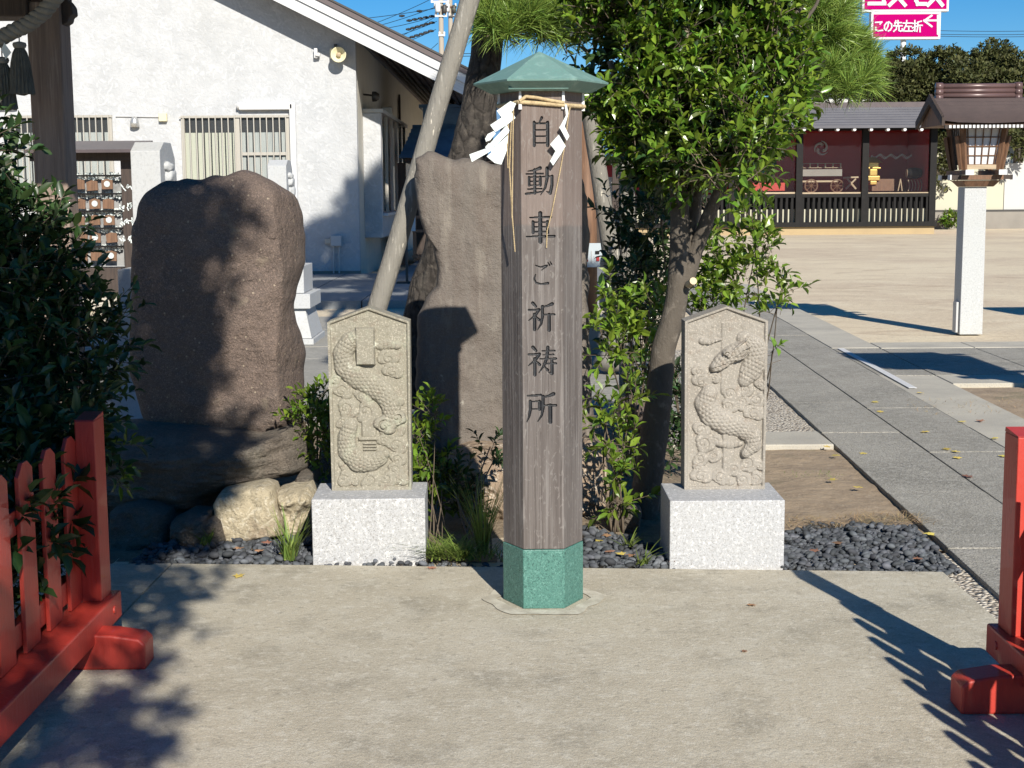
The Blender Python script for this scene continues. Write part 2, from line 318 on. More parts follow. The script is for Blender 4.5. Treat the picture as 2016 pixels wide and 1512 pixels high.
# smooth value noise for numpy grids
def vnoise(x, y, seed=0):
    xi = np.floor(x).astype(int); yi = np.floor(y).astype(int); xf = x-xi; yf = y-yi
    def h(a, b): return (np.sin((a*127.1+b*311.7+seed*74.7))*43758.5453) % 1.0
    u = xf*xf*(3-2*xf); v = yf*yf*(3-2*yf)
    return (h(xi, yi)*(1-u)+h(xi+1, yi)*u)*(1-v)+(h(xi, yi+1)*(1-u)+h(xi+1, yi+1)*u)*v
def fbm(x, y, seed=0, o=4): return sum(vnoise(x*2**k, y*2**k, seed+k)/2**(k+1) for k in range(o))
def seg(X, Y, pts):
    """(signed distance/width ratio, nearest t) of grid points to a polyline of (x,y,w)"""
    best = np.full(X.shape, 1e9); T = np.zeros(X.shape); acc = 0
    for (x0, y0, w0), (x1, y1, w1) in zip(pts[:-1], pts[1:]):
        dx, dy = x1-x0, y1-y0; L2 = dx*dx+dy*dy+1e-12
        t = np.clip(((X-x0)*dx+(Y-y0)*dy)/L2, 0, 1); d = np.hypot(X-x0-t*dx, Y-y0-t*dy)/(w0+t*(w1-w0))
        m = d < best; best = np.where(m, d, best); T = np.where(m, acc+t*math.sqrt(L2), T); acc += math.sqrt(L2)
    return best, T

# ------------------------------------------------------------------ stones
def outline_stone(name, m, px, Y, thick, p=4, amp=.02, parent=None, seed=1, na=150, nr=26, yc=0, label=None, cat=None, group=None, jag=.006, loc=None, ridge=.0, extra=None, rf=(2.2, 2.2), sm=2):
    pts = [P(a, b, Y) for a, b in px]
    xs = np.array([q.x for q in pts]); zs = np.array([q.z for q in pts])
    # resample outline by arc length
    d = np.hypot(np.diff(np.append(xs, xs[0])), np.diff(np.append(zs, zs[0]))); s = np.concatenate([[0], np.cumsum(d)])
    q = np.linspace(0, s[-1], na, endpoint=False)
    ox = np.interp(q, s, np.append(xs, xs[0])); oz = np.interp(q, s, np.append(zs, zs[0]))
    for _ in range(sm): ox = (np.roll(ox, 1)+2*ox+np.roll(ox, -1))/4; oz = (np.roll(oz, 1)+2*oz+np.roll(oz, -1))/4
    cx, cz = ox.mean(), oz.mean(); rr = np.linspace(0, 1, nr)**.6; V = []; rings = []
    for side in (-1, 1):
        for r in (rr if side < 0 else rr[:-1][::-1]):
            prof = (1-r**p)**(1/2.2)
            for k in range(na):
                x = cx+(ox[k]-cx)*r; z = cz+(oz[k]-cz)*r
                n = noise.fractal(Vector((x*3.1+seed*7.7, side*2.0+seed, z*3.1)), 1.0, 2.0, 5)
                n2 = noise.noise(Vector((x*14, seed*3.3, z*14)))
                y = Y+yc+side*thick/2*prof+amp*n*(.4+prof)
                if ridge and side < 0: y -= ridge*(noise.ridged_multi_fractal(Vector((x*rf[0]+seed*3.1, seed*1.9, z*rf[1])), .9, 2.1, 5, 1.0, 2.0)-1.0)*min(1, (1-r)*6)
                if extra: y += extra(x, z)
                e = 1+jag*n2*r*4
                V.append((cx+(x-cx)*e, y, cz+(z-cz)*e))
    nR = len(V)//na; f = []
    for i in range(nR-1):
        for k in range(na): f.append((i*na+k, i*na+(k+1) % na, (i+1)*na+(k+1) % na, (i+1)*na+k))
    mb = MB(); mb.v = V; mb.f = f
    return mb.build(name, m, parent, smooth=True, label=label, cat=cat, group=group, loc=loc)

def rock(mb, c, size, seed, sub=3, amp=.25):
    import bmesh
    bm = bmesh.new(); bmesh.ops.create_icosphere(bm, subdivisions=sub, radius=1)
    vs = []
    for v in bm.verts:
        n = noise.fractal(v.co*1.1+Vector((seed*5.1, seed*2.3, 0)), 1, 2, 4); f = 1+amp*n
        q = v.co*f; q = Vector([math.copysign(abs(t)**.8, t) for t in q])
        vs.append((c[0]+q.x*size[0]/2, c[1]+q.y*size[1]/2, c[2]+q.z*size[2]/2))
    fs = [tuple(v.index for v in f.verts) for f in bm.faces]; bm.free(); mb.add(vs, fs); return mb

# ------------------------------------------------------------------ foliage
LEAFV = np.array([(0, 0, 0), (.5, .34, .10), (.40, .70, .09), (0, 1, -.10), (-.40, .70, .09), (-.5, .34, .10), (0, .34, 0), (0, .70, -.03)])
LEAFT = np.array([(0, 1, 6), (2, 3, 7), (3, 4, 7), (5, 0, 6)]); LEAFQ = np.array([(1, 2, 7, 6), (4, 5, 6, 7)])
def leaf_frames(pos, dr, up):
    d = dr/np.linalg.norm(dr, axis=1, keepdims=True); s = np.cross(d, up); s /= (np.linalg.norm(s, axis=1, keepdims=True)+1e-9)
    n = np.cross(s, d); return d, s, n
def leaves_obj(name, m, parent, pos, dr, up, ln, wd, n_ind=0, ind_name='leaf'):
    pos = np.asarray(pos); d, s, n = leaf_frames(pos, dr, up)
    idx = np.arange(len(pos)); ind = np.array([], int)
    if n_ind:
        vis = np.abs(pos[:, 0]) < pos[:, 1]*.36
        vis &= pos[:, 2] < H+pos[:, 1]*.135
        score = ln*wd/pos[:, 1]**2*np.abs((n*(np.array([0, 0, H])-pos)).sum(1))/np.linalg.norm(pos, axis=1)
        front = pos[:, 1]; q = np.where(vis, score*np.exp(-(front-front.min())*2.2), -1)
        ind = np.argsort(-q)[:n_ind]; idx = np.setdiff1d(idx, ind)
    org = ORG[parent.name] if parent is not None else Vector(pos.mean(0))
    k = len(idx); V = (pos[idx][:, None]+LEAFV[None, :, 0:1]*wd[idx][:, None, None]*s[idx][:, None]+LEAFV[None, :, 1:2]*ln[idx][:, None, None]*d[idx][:, None]
         + LEAFV[None, :, 2:3]*ln[idx][:, None, None]*n[idx][:, None]).reshape(-1, 3)
    off = (np.arange(k)*8)[:, None, None]
    me = np_mesh(name, V, [(LEAFT[None]+off).reshape(-1, 3), (LEAFQ[None]+off).reshape(-1, 4)], org)
    o = finish(name, me, m, parent, org, smooth=False, kind='stuff', fixn=False)
    if len(ind):
        lm = bpy.data.meshes.new('leaf'); lm.from_pydata([tuple(v) for v in LEAFV], [], [tuple(t) for t in LEAFT]+[tuple(t) for t in LEAFQ]); lm.materials.append(MATS[m])
        for i in ind:
            lo = link(bpy.data.objects.new(ind_name, lm)); lo.parent = parent
            mt = Matrix(((s[i][0]*wd[i], d[i][0]*ln[i], n[i][0]*ln[i], pos[i][0]-org[0]), (s[i][1]*wd[i], d[i][1]*ln[i], n[i][1]*ln[i], pos[i][1]-org[1]),
                         (s[i][2]*wd[i], d[i][2]*ln[i], n[i][2]*ln[i], pos[i][2]-org[2]), (0, 0, 0, 1)))
            lo.matrix_local = mt
    return o
def twigs(blobs, density, rng, leaf=.055, per=7, shell=.45, tl=.10, asp=.42, droop=0.0, gap=.0):
    """blobs: (centre, (rx,ry,rz)); returns leaf arrays and twig base/tip pairs"""
    pos = []; dr = []; up = []; ln = []; wd = []; tw = []
    for c, rad in blobs:
        c = np.array(c); rad = np.array(rad); n = max(1, int(density*(rad[0]*rad[1]+rad[1]*rad[2]+rad[0]*rad[2])/3*4*math.pi))
        for _ in range(n):
            u = rng.normal(size=3); u /= np.linalg.norm(u); rr = shell+(1-shell)*rng.random()**.6
            a = c+u*rad*rr
            if gap and noise.noise(Vector(a*4.2)) > .32-gap: continue
            t = u*.9+np.array([0, 0, .45])+rng.normal(size=3)*.5; t /= np.linalg.norm(t); L = tl*(.6+.8*rng.random())
            b = a+t*L; tw.append((a-t*L*.5, b))
            e1 = np.cross(t, rng.normal(size=3)); e1 /= np.linalg.norm(e1); e2 = np.cross(t, e1)
            for k in range(per):
                f = (k+.5)/per; ang = k*2.4+rng.random()*.6; rad_d = e1*math.cos(ang)+e2*math.sin(ang)
                d = t*(.35+.75*f)+rad_d*(1-.35*f)+np.array([0, 0, -droop]); d /= np.linalg.norm(d)
                pos.append(a+t*L*(.15+.85*f)); dr.append(d)
                nn = np.array([0, 0, 1.0])*.8+t*.5+rng.normal(size=3)*.35; up.append(nn)
                l = leaf*(.5+.85*rng.random()); ln.append(l); wd.append(l*asp*(.85+.3*rng.random()))
    return np.array(pos), np.array(dr), np.array(up), np.array(ln), np.array(wd), tw
def twig_mesh(name, tw, parent, r=.002, m='twig'):
    mb = MB()
    for a, b in tw: mb.tube([a, b], [r, r*.6], 3, cap=False)
    return mb.build(name, m, parent, kind='stuff')
def needles_obj(name, m, parent, tips, dirs, ln, wdt, per, rng, spread=.9):
    n = len(tips)*per; c = np.repeat(np.asarray(tips), per, 0); ax = np.repeat(np.asarray(dirs), per, 0)
    r = rng.normal(size=(n, 3)); r /= np.linalg.norm(r, axis=1, keepdims=True)
    d = ax*(.55+.6*rng.random((n, 1)))+r*spread; d /= np.linalg.norm(d, axis=1, keepdims=True)
    base = c-ax*rng.random((n, 1))*ln*.55; L = ln*(.7+.5*rng.random((n, 1))); s = np.cross(d, rng.normal(size=(n, 3))); s /= np.linalg.norm(s, axis=1, keepdims=True)
    V = np.stack([base-s*wdt/2, base+s*wdt/2, base+d*L*.55+s*wdt/2+np.array([0, 0, .0]), base+d*L*.55-s*wdt/2, base+d*L+np.array([0, 0, -1])*L*.06], 1).reshape(-1, 3)
    off = (np.arange(n)*5)[:, None]
    me = np_mesh(name, V, [np.array([[0, 1, 2, 3]])+off, np.array([[3, 2, 4]])+off], ORG[parent.name])
    return finish(name, me, m, parent, ORG[parent.name], kind='stuff', fixn=False)
def pine_pads(pads, dens, rng):
    tips = []; dirs = []
    for c, rad in pads:
        c = np.array(c); rad = np.array(rad); n = int(dens*(rad[0]*rad[1]+rad[1]*rad[2]+rad[0]*rad[2])/3*4*math.pi)
        u = rng.normal(size=(n, 3)); u /= np.linalg.norm(u, axis=1, keepdims=True); u[:, 2] = np.where(u[:, 2] < -.5, -u[:, 2], u[:, 2])
        tips.append(c+u*rad*(.45+.55*rng.random((n, 1))**.5)); d = u*.8+np.array([0, 0, .55]); d /= np.linalg.norm(d, axis=1, keepdims=True); dirs.append(d)
    return np.concatenate(tips), np.concatenate(dirs)
def limb(mb, pts, r0, r1, n=10, wob=.0, seed=0):
    pts = [Vector(p) for p in pts]; out = []; rs = []; N = 6*(len(pts)-1)
    for i in range(N+1):
        t = i/N*(len(pts)-1); k = min(int(t), len(pts)-2); f = t-k
        p0 = pts[max(k-1, 0)]; p1 = pts[k]; p2 = pts[k+1]; p3 = pts[min(k+2, len(pts)-1)]
        q = .5*((2*p1)+(-p0+p2)*f+(2*p0-5*p1+4*p2-p3)*f*f+(-p0+3*p1-3*p2+p3)*f**3)
        if wob: q = q+Vector((noise.noise(Vector((t*1.7, seed, 0))), noise.noise(Vector((t*1.7, seed, 9))), 0))*wob
        out.append(q); rs.append(r0+(r1-r0)*i/N)
    mb.tube(out, rs, n); return mb

# ================================================================== THE GROUND
def sheet(x0, x1, y0, y1, z, n=1):
    mb = MB(); mb.add([(x0, y0, z), (x1, y0, z), (x1, y1, z), (x0, y1, z)], [(0, 1, 2, 3)]); return mb
struct('ground', sheet(-300, 300, -60, 600, -.035), 'sand')
SH = .033
def par(mb, x0, x1, y0, y1, z0, z1, g=.004):      # parallelogram block that follows the walk's direction
    a = [(x0+SH*y0+g, y0+g), (x1+SH*y0-g, y0+g), (x1+SH*y1-g, y1-g), (x0+SH*y1+g, y1-g)]
    return mb.frust([(x, y, z0) for x, y in a], [(x, y, z1) for x, y in a])
# garden soil, dirt, gravel beds
def bed(name, x0, x1, y0, y1, z, m, amp=.012, step=.06, tilt=None):
    xs = np.arange(x0, x1+step/2, step); ys = np.arange(y0, y1+step/2, step); X, Y = np.meshgrid(xs, ys)
    Z = z+amp*(fbm(X*6, Y*6, 3)-.5)*2+(tilt(X, Y) if tilt else 0)
    X = X+SH*(Y-y0)*0
    nx, ny = len(xs), len(ys); V = np.stack([X, Y, Z], -1).reshape(-1, 3)
    i, j = np.meshgrid(np.arange(nx-1), np.arange(ny-1)); a = (j*nx+i).ravel()
    me = np_mesh(name, V, [np.stack([a, a+1, a+nx+1, a+nx], 1)], (0, 0, 0))
    return finish(name, me, m, None, (0, 0, 0), smooth=True, kind='structure', fixn=False)
bed('garden_soil', -3.6, 1.0, 5.9, 9.4, -.03, 'soil', .02, .06, lambda X, Y: .10*np.clip((Y-6.3)/1.0, 0, 1)*np.clip((1.0-X)/.3, 0, 1)*np.clip((9.4-Y)/.6, 0, 1))
bed('dirt_patch', 1.0, 1.98, 6.0, 8.45, -.022, 'dirt_patch', .010, .05)
bed('gravel_bed', 1.0, 2.2, 8.9, 13.9, -.02, 'gravel_white', .008, .06)
bed('dirt_strip', 3.40, 9.0, 4.0, 11.15, -.028, 'dirt_patch', .006, .1)
bed('gravel_strip', 1.68, 1.84, 3.2, 5.95, -.022, 'gravel_white', .006, .04)

pad = link(bpy.data.objects.new('concrete_pad', None)); props(pad, kind='structure'); ORG[pad.name] = Vector((0, 0, 0))
pz = [G(218, 1112), G(590, 1107), G(1858, 1125)]
yb = pz[1].y; ybr = pz[2].y
mb = MB(); mb.frust([(-1.47, 1.0, -.12), (1.70, 1.0, -.12), (1.70, ybr, -.12), (-1.40, yb, -.12)], [(-1.47, 1.0, 0), (1.70, 1.0, 0), (1.70, ybr, 0), (-1.40, yb, 0)])
mb.build('pad_slab', 'concrete', pad, bevel=.006)
mb = MB(); mb.frust([(-6, 1.0, -.12), (-1.478, 1.0, -.12), (-1.408, yb+.02, -.12), (-6, yb+.03, -.12)], [(-6, 1.0, -.004), (-1.478, 1.0, -.004), (-1.408, yb+.02, -.004), (-6, yb+.03, -.004)])
mb.build('pad_slab', 'concrete', pad, bevel=.006)

walk = link(bpy.data.objects.new('stone_walk', None)); props(walk, kind='structure'); ORG[walk.name] = Vector((0, 0, 0))
def band(x0, x1, cuts, m, z=0.0):
    for a, b in zip(cuts[:-1], cuts[1:]):
        mb = MB(); dz = random.uniform(-.002, .002); par(mb, x0, x1, a, b, -.1, z+dz); mb.build('paving_slab', m, walk, bevel=.004)
band(1.632, 2.125, [2.6, 4.3, 5.95, 7.1, 8.9, 10.2, 11.68, 13.7, 15.6, 17.3, 19.3, 21.4, 23.4], 'slab_rough')
band(2.125, 2.60, [2.6, 3.9, 5.2, 6.7, 8.2, 9.9, 11.68, 13.2, 15.0, 17.0, 19.0, 21.0, 23.4], 'slab_rough')
band(2.60, 3.06, [2.6, 3.9, 6.0, 7.4, 9.1, 11.66], 'kerb_concrete', -.002)
band(2.60, 3.06, [13.75, 15.2, 17.0, 19.0, 21.0, 23.4], 'kerb_concrete', .002)
# the cross path to the right
cuts = [3.06, 3.95, 5.0, 6.1, 7.2, 8.3]
for a, b in zip(cuts[:-1], cuts[1:]):
    for (y0, y1) in ((11.68, 12.6), (12.6, 13.68)):
        mb = MB(); par(mb, a, b, y0, y1, -.1, 0); mb.build('paving_slab', 'slab_rough', walk, bevel=.004)
    mb = MB(); par(mb, a, b, 13.69, 14.2, -.1, .004); mb.build('kerb_stone', 'kerb_concrete', walk, bevel=.006)
    mb = MB(); par(mb, a, b, 11.16, 11.67, -.1, -.001); mb.build('kerb_stone', 'kerb_concrete', walk, bevel=.006)
mb = MB(); par(mb, 2.60, 3.06, 11.68, 13.74, -.1, -.002); mb.build('paving_slab', 'slab_rough', walk, bevel=.004)
mb = MB().bx(.95, 1.905, 8.45, 8.92, -.08, .006); mb.build('kerb_stone', 'kerb_concrete', walk, bevel=.008)
a, b = G(1655, 687), G(1797, 765); d = (b-a).normalized(); s = Vector((-d.y, d.x, 0))*.030
mb = MB(); mb.prism([a+s+Vector((0, 0, .003)), a-s+Vector((0, 0, .003)), b-s+Vector((0, 0, .003)), b+s+Vector((0, 0, .003))], (0, 0, .004)); mb.build('painted_line', 'white_line', walk)
# mortar ring about the post
PC0 = G(1069.5, 1179)
mb = MB(); ro = []; rin = []
for k in range(48):
    a = 2*math.pi*k/48; hx = .155/max(math.cos((a % R(60))-R(30)), .5)*math.cos(R(30)); wob = .012*noise.noise(Vector((math.cos(a)*2, math.sin(a)*2, 3)))
    for (lst, e) in ((rin, .022+wob*1.5), (ro, .074+wob*3.0)): lst.append((PC0.x+(hx+e)*math.cos(a), PC0.y+(hx+e)*math.sin(a), .0035))
mb.v = ro+rin; mb.f = [(k, (k+1) % 48, (k+1) % 48+48, k+48) for k in range(48)]
mb.build('mortar_patch', 'concrete_patch', pad)

# paving on the far left, platform before the hall
fl = link(bpy.data.objects.new('flagstone_path', None)); props(fl, kind='structure'); ORG[fl.name] = Vector((0, 0, 0))
yy = 9.5
for r in range(9):
    y2 = yy+random.uniform(.8, 1.1); xx = -4.2-random.random()*.4
    while xx < .8:
        x2 = xx+random.uniform(.7, 1.2); mb = MB().bx(xx+.012, x2-.012, yy+.012, y2-.012, -.1, random.uniform(-.012, -.004)); mb.build('flagstone', 'flagstone', fl, bevel=.006); xx = x2
    yy = y2
pf = link(bpy.data.objects.new('hall_platform', None)); props(pf, kind='structure'); ORG[pf.name] = Vector((0, 0, 0))
for i in range(6):
    for j, (a, b) in enumerate(((19.3, 21.4), (21.4, 23.6), (23.6, 25.9))):
        MB().bx(-3.9+i*.95+.01, -3.9+(i+1)*.95-.01, a+.01, b-.01, -.1, .075).build('platform_slab', 'platform', pf)
    if -3.9+i*.95 > -2.8: MB().bx(-3.9+i*.95+.01, -3.9+(i+1)*.95-.01, 25.91, 40, -.1, .075).build('platform_slab', 'platform', pf)

# ================================================================== PRAYER POST
PC = G(1069.5, 1179); PR = .1455
post = thing('prayer_post', 'tall hexagonal wooden post with engraved characters, green stone foot and green pyramid cap', 'post', (PC.x, PC.y, 0))
fy = PC.y-PR*math.cos(R(30))
z_green = P(1069, 1080.5, fy).z; z_top = P(1060, 160, PC.y).z+.01
def hexa(r, z, c=PC): return [(c.x+r*math.cos(R(60*k)), c.y+r*math.sin(R(60*k)), z) for k in range(6)]
MB().frust(hexa(PR+.003, 0), hexa(PR+.003, z_green-.003)).build('foot_block', 'green_stone', post, bevel=.003)
mb = MB(); lo, hi = hexa(PR, z_green), hexa(PR, z_top)
mb.add(lo+hi, [(i, (i+1) % 6, (i+1) % 6+6, i+6) for i in range(6) if i != 4]+[tuple(range(6, 12))]); mb.build('shaft', 'wood_post', post)
# the front board with its engraved characters (a height field: V-cut strokes painted black)
W_ = .033
def st(*p, w=W_): return [(q[0], q[1], (q[2] if len(q) > 2 else w)) for q in p]
SHIMESU = [st((.20, .00, .05), (.31, .12, .035)), st((.05, .25, .03), (.43, .24, .034)), st((.42, .24, .045), (.30, .43, .035), (.04, .64, .012)), st((.26, .40), (.26, .97), w=.045), st((.31, .49, .02), (.43, .61, .042))]
ONO = [st((.90, .03, .05), (.74, .10, .035), (.56, .14, .02)), st((.55, .12), (.55, .48), (.50, .76, .032), (.36, .98, .01), w=.044), st((.56, .42, .026), (.98, .42, .032)), st((.79, .42), (.79, .99), w=.05)]
GL = {
 'ji': [st((.55, .00, .045), (.44, .17, .02)), st((.22, .17), (.22, .99), w=.05), st((.22, .20), (.80, .20), w=.024), st((.80, .18), (.80, .99), w=.055), st((.22, .44), (.80, .44), w=.022), st((.22, .66), (.80, .66), w=.022), st((.22, .90), (.80, .90), w=.024)],
 'dou': [st((.52, .02, .05), (.30, .10, .03), (.08, .13, .014)), st((.02, .23, .02), (.62, .22, .028)), st((.12, .34), (.12, .64), w=.034), st((.52, .34), (.52, .64), w=.04), st((.12, .34), (.52, .34), w=.02), st((.12, .49), (.52, .49), w=.02), st((.12, .64), (.52, .64), w=.022), st((.32, .08), (.32, .92), w=.042), st((.07, .77, .02), (.57, .76, .026)), st((.00, .94, .034), (.34, .90, .03), (.62, .86, .014)),
         st((.60, .33, .022), (.96, .32, .03)), st((.95, .32), (.94, .66), (.88, .93, .045), (.75, .86, .012), w=.044), st((.77, .02), (.77, .40), (.70, .72, .035), (.53, .99, .010), w=.044)],
 'sha': [st((.14, .15, .02), (.88, .14, .034)), st((.25, .30), (.25, .68), w=.042), st((.76, .30), (.76, .68), w=.046), st((.25, .31), (.76, .31), w=.02), st((.25, .48), (.76, .48), w=.02), st((.25, .65), (.76, .65), w=.022), st((.02, .82, .022), (1.0, .81, .036)), st((.505, .00), (.505, 1.0), w=.058)],
 'go': [st((.20, .12, .02), (.45, .20, .026), (.78, .14, .04), (.62, .26, .024), (.50, .34, .008)), st((.20, .52, .02), (.13, .70, .036), (.22, .87, .036), (.50, .93, .032), (.84, .89, .045)), st((.84, .00, .016), (.92, .12, .030)), st((.95, -.03, .014), (1.02, .08, .028))],
 'ki': SHIMESU+ONO,
 'tou': SHIMESU+[st((.52, .13, .02), (.95, .12, .028)), st((.55, .27, .018), (.92, .26, .026)), st((.45, .41, .022), (1.0, .40, .032)), st((.72, .00), (.68, .38), (.58, .64, .036), (.40, .90, .010), w=.046), st((.56, .58, .02), (1.0, .57, .03)), st((.86, .46), (.86, .93, .044), (.73, .87, .012), w=.042), st((.60, .68, .018), (.71, .80, .04))],
 'sho': [st((.03, .09, .022), (.47, .07, .034)), st((.12, .28), (.12, .56), (.08, .78, .032), (.00, .99, .01), w=.042), st((.12, .29), (.44, .28), w=.022), st((.43, .28), (.43, .56), w=.04), st((.12, .54), (.43, .54), w=.022)]+ONO}
CH = [('ji', 1064, 232, 287), ('dou', 1062, 330, 385), ('sha', 1063, 420, 476), ('go', 1065.5, 517, 563), ('ki', 1065, 597, 651), ('tou', 1066, 684, 740), ('sho', 1066, 774, 832)]
s6 = PR; stp = .00135; nx = int(s6/stp); nz = int((z_top-z_green)/stp)
xs = np.linspace(-s6/2, s6/2, nx+1); zs = np.linspace(z_green, z_top, nz+1); X, Z = np.meshgrid(xs, zs)
D = (fbm(X*110, Z*5, 5, 3)-.5)*.0016*(np.abs(X) < s6/2-.003)
MSK = np.full(X.shape, -1)
for ci, (g, cxp, y0, y1) in enumerate(CH):
    a = P(cxp, y0, fy); b = P(cxp, y1, fy); hgt = a.z-b.z; wid = hgt*1.0 if g not in ('ji', 'go') else hgt*.84
    U = (X-(a.x-PC.x))/wid+.5; Vv = (a.z-Z)/hgt
    m = (U > -.15) & (U < 1.15) & (Vv > -.15) & (Vv < 1.15)
    best = np.full(X.shape, 9.0)
    for s_ in GL[g]:
        dd, _ = seg(U[m], Vv[m], [(q[0], q[1], q[2]*1.28) for q in s_]); best[m] = np.minimum(best[m], dd)
    cut = best < 1; D = np.where(cut, D+.0085*np.clip(1.25-best, 0, .8), D); MSK[best < 1.04] = ci
# a long drying crack
cr = P(1063, 840, fy).z; xc = (P(1066, 900, fy).x-PC.x)
dd = np.abs(X-xc-.004*np.sin(Z*9)); D += np.where((Z < cr-.02), .004*np.clip(1-dd/.0013, 0, 1), 0)
V = np.stack([X+PC.x, fy+D, Z], -1).reshape(-1, 3)
i, j = np.meshgrid(np.arange(nx), np.arange(nz)); a = (j*(nx+1)+i).ravel(); Q = np.stack([a, a+1, a+nx+2, a+nx+1], 1)
fm = MSK[:-1, :-1].ravel()
def sub_mesh(name, Q, m):
    ids, inv = np.unique(Q.ravel(), return_inverse=True)
    me = np_mesh(name, V[ids], [inv.reshape(-1, 4)], ORG[post.name]); return finish(name, me, m, post, ORG[post.name], smooth=True, fixn=False)
sub_mesh('front_board', Q[fm < 0], 'wood_post')
for ci in range(7): sub_mesh('engraved_character', Q[fm == ci], 'carved_black')
# cap
zc = P(1061, 164, PC.y).z; RR = .2405; zap = P(1062, 101, PC.y).z
mb = MB(); e = hexa(RR, zc); apx = (PC.x-.006, PC.y, zap)
mb.add(e+[apx], [(i, (i+1) % 6, 6) for i in range(6)]); l2 = hexa(RR-.002, zc-.006); l3 = hexa(RR-.062, zc-.036)
mb.add(e+l2+l3, [(i, (i+1) % 6, (i+1) % 6+6, i+6) for i in range(6)]+[(i+6, (i+1) % 6+6, (i+1) % 6+12, i+12) for i in range(6)]+[tuple(range(12, 18))])
mb.build('cap', 'patina', post)
a = P(1001, 173, PC.y-.165); b = P(1119, 172, PC.y-.165)
MB().tube([a, b], .0055, 6).build('cap_trim', 'patina', post)
for k in range(6):
    q = Vector(hexa(PR+.004, 0)[k]); zt = zc-.036; zb = zt-.062
    MB().frust([(q.x-.006, q.y-.006, zb), (q.x+.006, q.y-.006, zb), (q.x+.006, q.y+.006, zb), (q.x-.006, q.y+.006, zb)],
               [(q.x-.004, q.y-.004, zt), (q.x+.004, q.y-.004, zt), (q.x+.004, q.y+.004, zt), (q.x-.004, q.y+.004, zt)]).build('cap_bracket', 'white_paint', post)
# rope with its hanging cords
rope = thing('straw_rope', 'twisted straw rope tied round the top of the wooden post with thin hanging cords', 'rope', (PC.x, PC.y, 1.7))
zr = P(1060, 203, fy).z
def twist(mb, path, r, turns, strands=3, n=6):
    pts = [Vector(p) for p in path]; L = [0]
    for a, b in zip(pts[:-1], pts[1:]): L.append(L[-1]+(b-a).length)
    N = max(24, int(turns*10))
    def at(s):
        for k in range(len(pts)-1):
            if s <= L[k+1] or k == len(pts)-2: return pts[k].lerp(pts[k+1], (s-L[k])/max(1e-9, L[k+1]-L[k])), (pts[k+1]-pts[k]).normalized()
    for q in range(strands):
        o = []
        for i in range(N+1):
            p, t = at(L[-1]*i/N); a = Vector((0, 0, 1)) if abs(t.z) < .8 else Vector((0, 1, 0)); a = (a-t*a.dot(t)).normalized(); b = t.cross(a)
            ang = 2*math.pi*(turns*i/N+q/strands); o.append(p+(a*math.cos(ang)+b*math.sin(ang))*r*.5)
        mb.tube(o, r*.56, n)
    return mb
loop = hexa(PR+.008, 0); order = [4, 5, 0, 1, 2, 3, 4]
twist(MB(), [(loop[k][0], loop[k][1], zr+.004*math.sin(k*2)-(.006 if k in (5, 0) else 0)) for k in order], .0075, 60).build('rope_coil', 'rope', rope, smooth=True)
twist(MB(), [(loop[4][0], loop[4][1]-.004, zr+.006), (PC.x-.055, fy-.012, zr+.022), (PC.x-.02, fy-.014, zr+.018), (PC.x+.03, fy-.012, zr+.008), (loop[5][0], loop[5][1]-.004, zr)], .006, 12).build('rope_coil', 'rope', rope, smooth=True)
def cord(pts, r=.0016):
    mb = MB(); twist(mb, pts, r*1.5, 40, 2, 4); return mb.build('cord', 'rope', rope, smooth=True)
yl = fy-.006
cord([P(1006, 206, yl), P(1001, 240, yl), P(999, 300, yl), P(1000, 331, yl)])
cord([P(1009, 206, yl), P(1006, 250, yl), P(1003, 330, yl), P(1008, 420, yl), P(1014, 496, yl)])
cord([P(1011, 206, yl-.004), P(1010, 260, yl-.004), P(1009, 340, yl-.004), P(1008, 430, yl-.004)])
cord([P(1122, 206, yl), P(1120, 222, yl), P(1111, 290, yl), P(1102, 340, yl), P(1086, 420, yl), P(1077, 455, yl), P(1076, 488, yl)])
cord([P(1125, 206, yl), P(1118, 226, yl)])
# paper streamers
def shide(label, polys, Y, dy):
    t = thing('paper_streamer', label, 'paper streamer', P(polys[0][0][0], polys[0][0][1], Y), 'paper streamers on the post')
    for k, pl in enumerate(polys):
        q = [P(x, y, Y+dy*k+.0035*(x-polys[0][0][0])/10*(1 if k % 2 else .4)) for x, y in pl]
        MB().prism(q, (0, .0016, 0)).build('paper_fold', 'paper', t)
shide('large white zigzag paper streamer blown out at the left corner of the wooden post',
      [[(978, 218), (1005, 199), (1016, 204), (1010, 218), (988, 232)], [(965, 246), (988, 231), (1006, 219), (1015, 232), (998, 246), (975, 260)], [(955, 273), (960, 264), (972, 258), (976, 263), (965, 276), (957, 279)],
       [(963, 284), (998, 246), (1003, 257), (1001, 262), (975, 288)], [(955, 290), (962, 282), (974, 285), (972, 296), (960, 294)], [(966, 297), (1000, 266), (999, 282), (983, 301), (972, 306)],
       [(924, 304), (932, 301), (966, 289), (971, 293), (962, 300), (929, 319)], [(958, 308), (972, 296), (980, 300), (974, 321)], [(974, 321), (983, 290), (997, 277), (998, 296), (987, 324)]], fy-.018, -.0022)
shide('small white zigzag paper streamer hanging on the front face of the wooden post',
      [[(1112, 206), (1116, 206), (1119, 224), (1115, 232)], [(1101, 252), (1115, 226), (1118, 228), (1109, 258)], [(1101, 250), (1109, 243), (1121, 268), (1116, 277)], [(1083, 284), (1100, 265), (1114, 288), (1096, 300)], [(1083, 317), (1097, 291), (1113, 288), (1104, 304), (1089, 326)]], fy-.022, -.002)

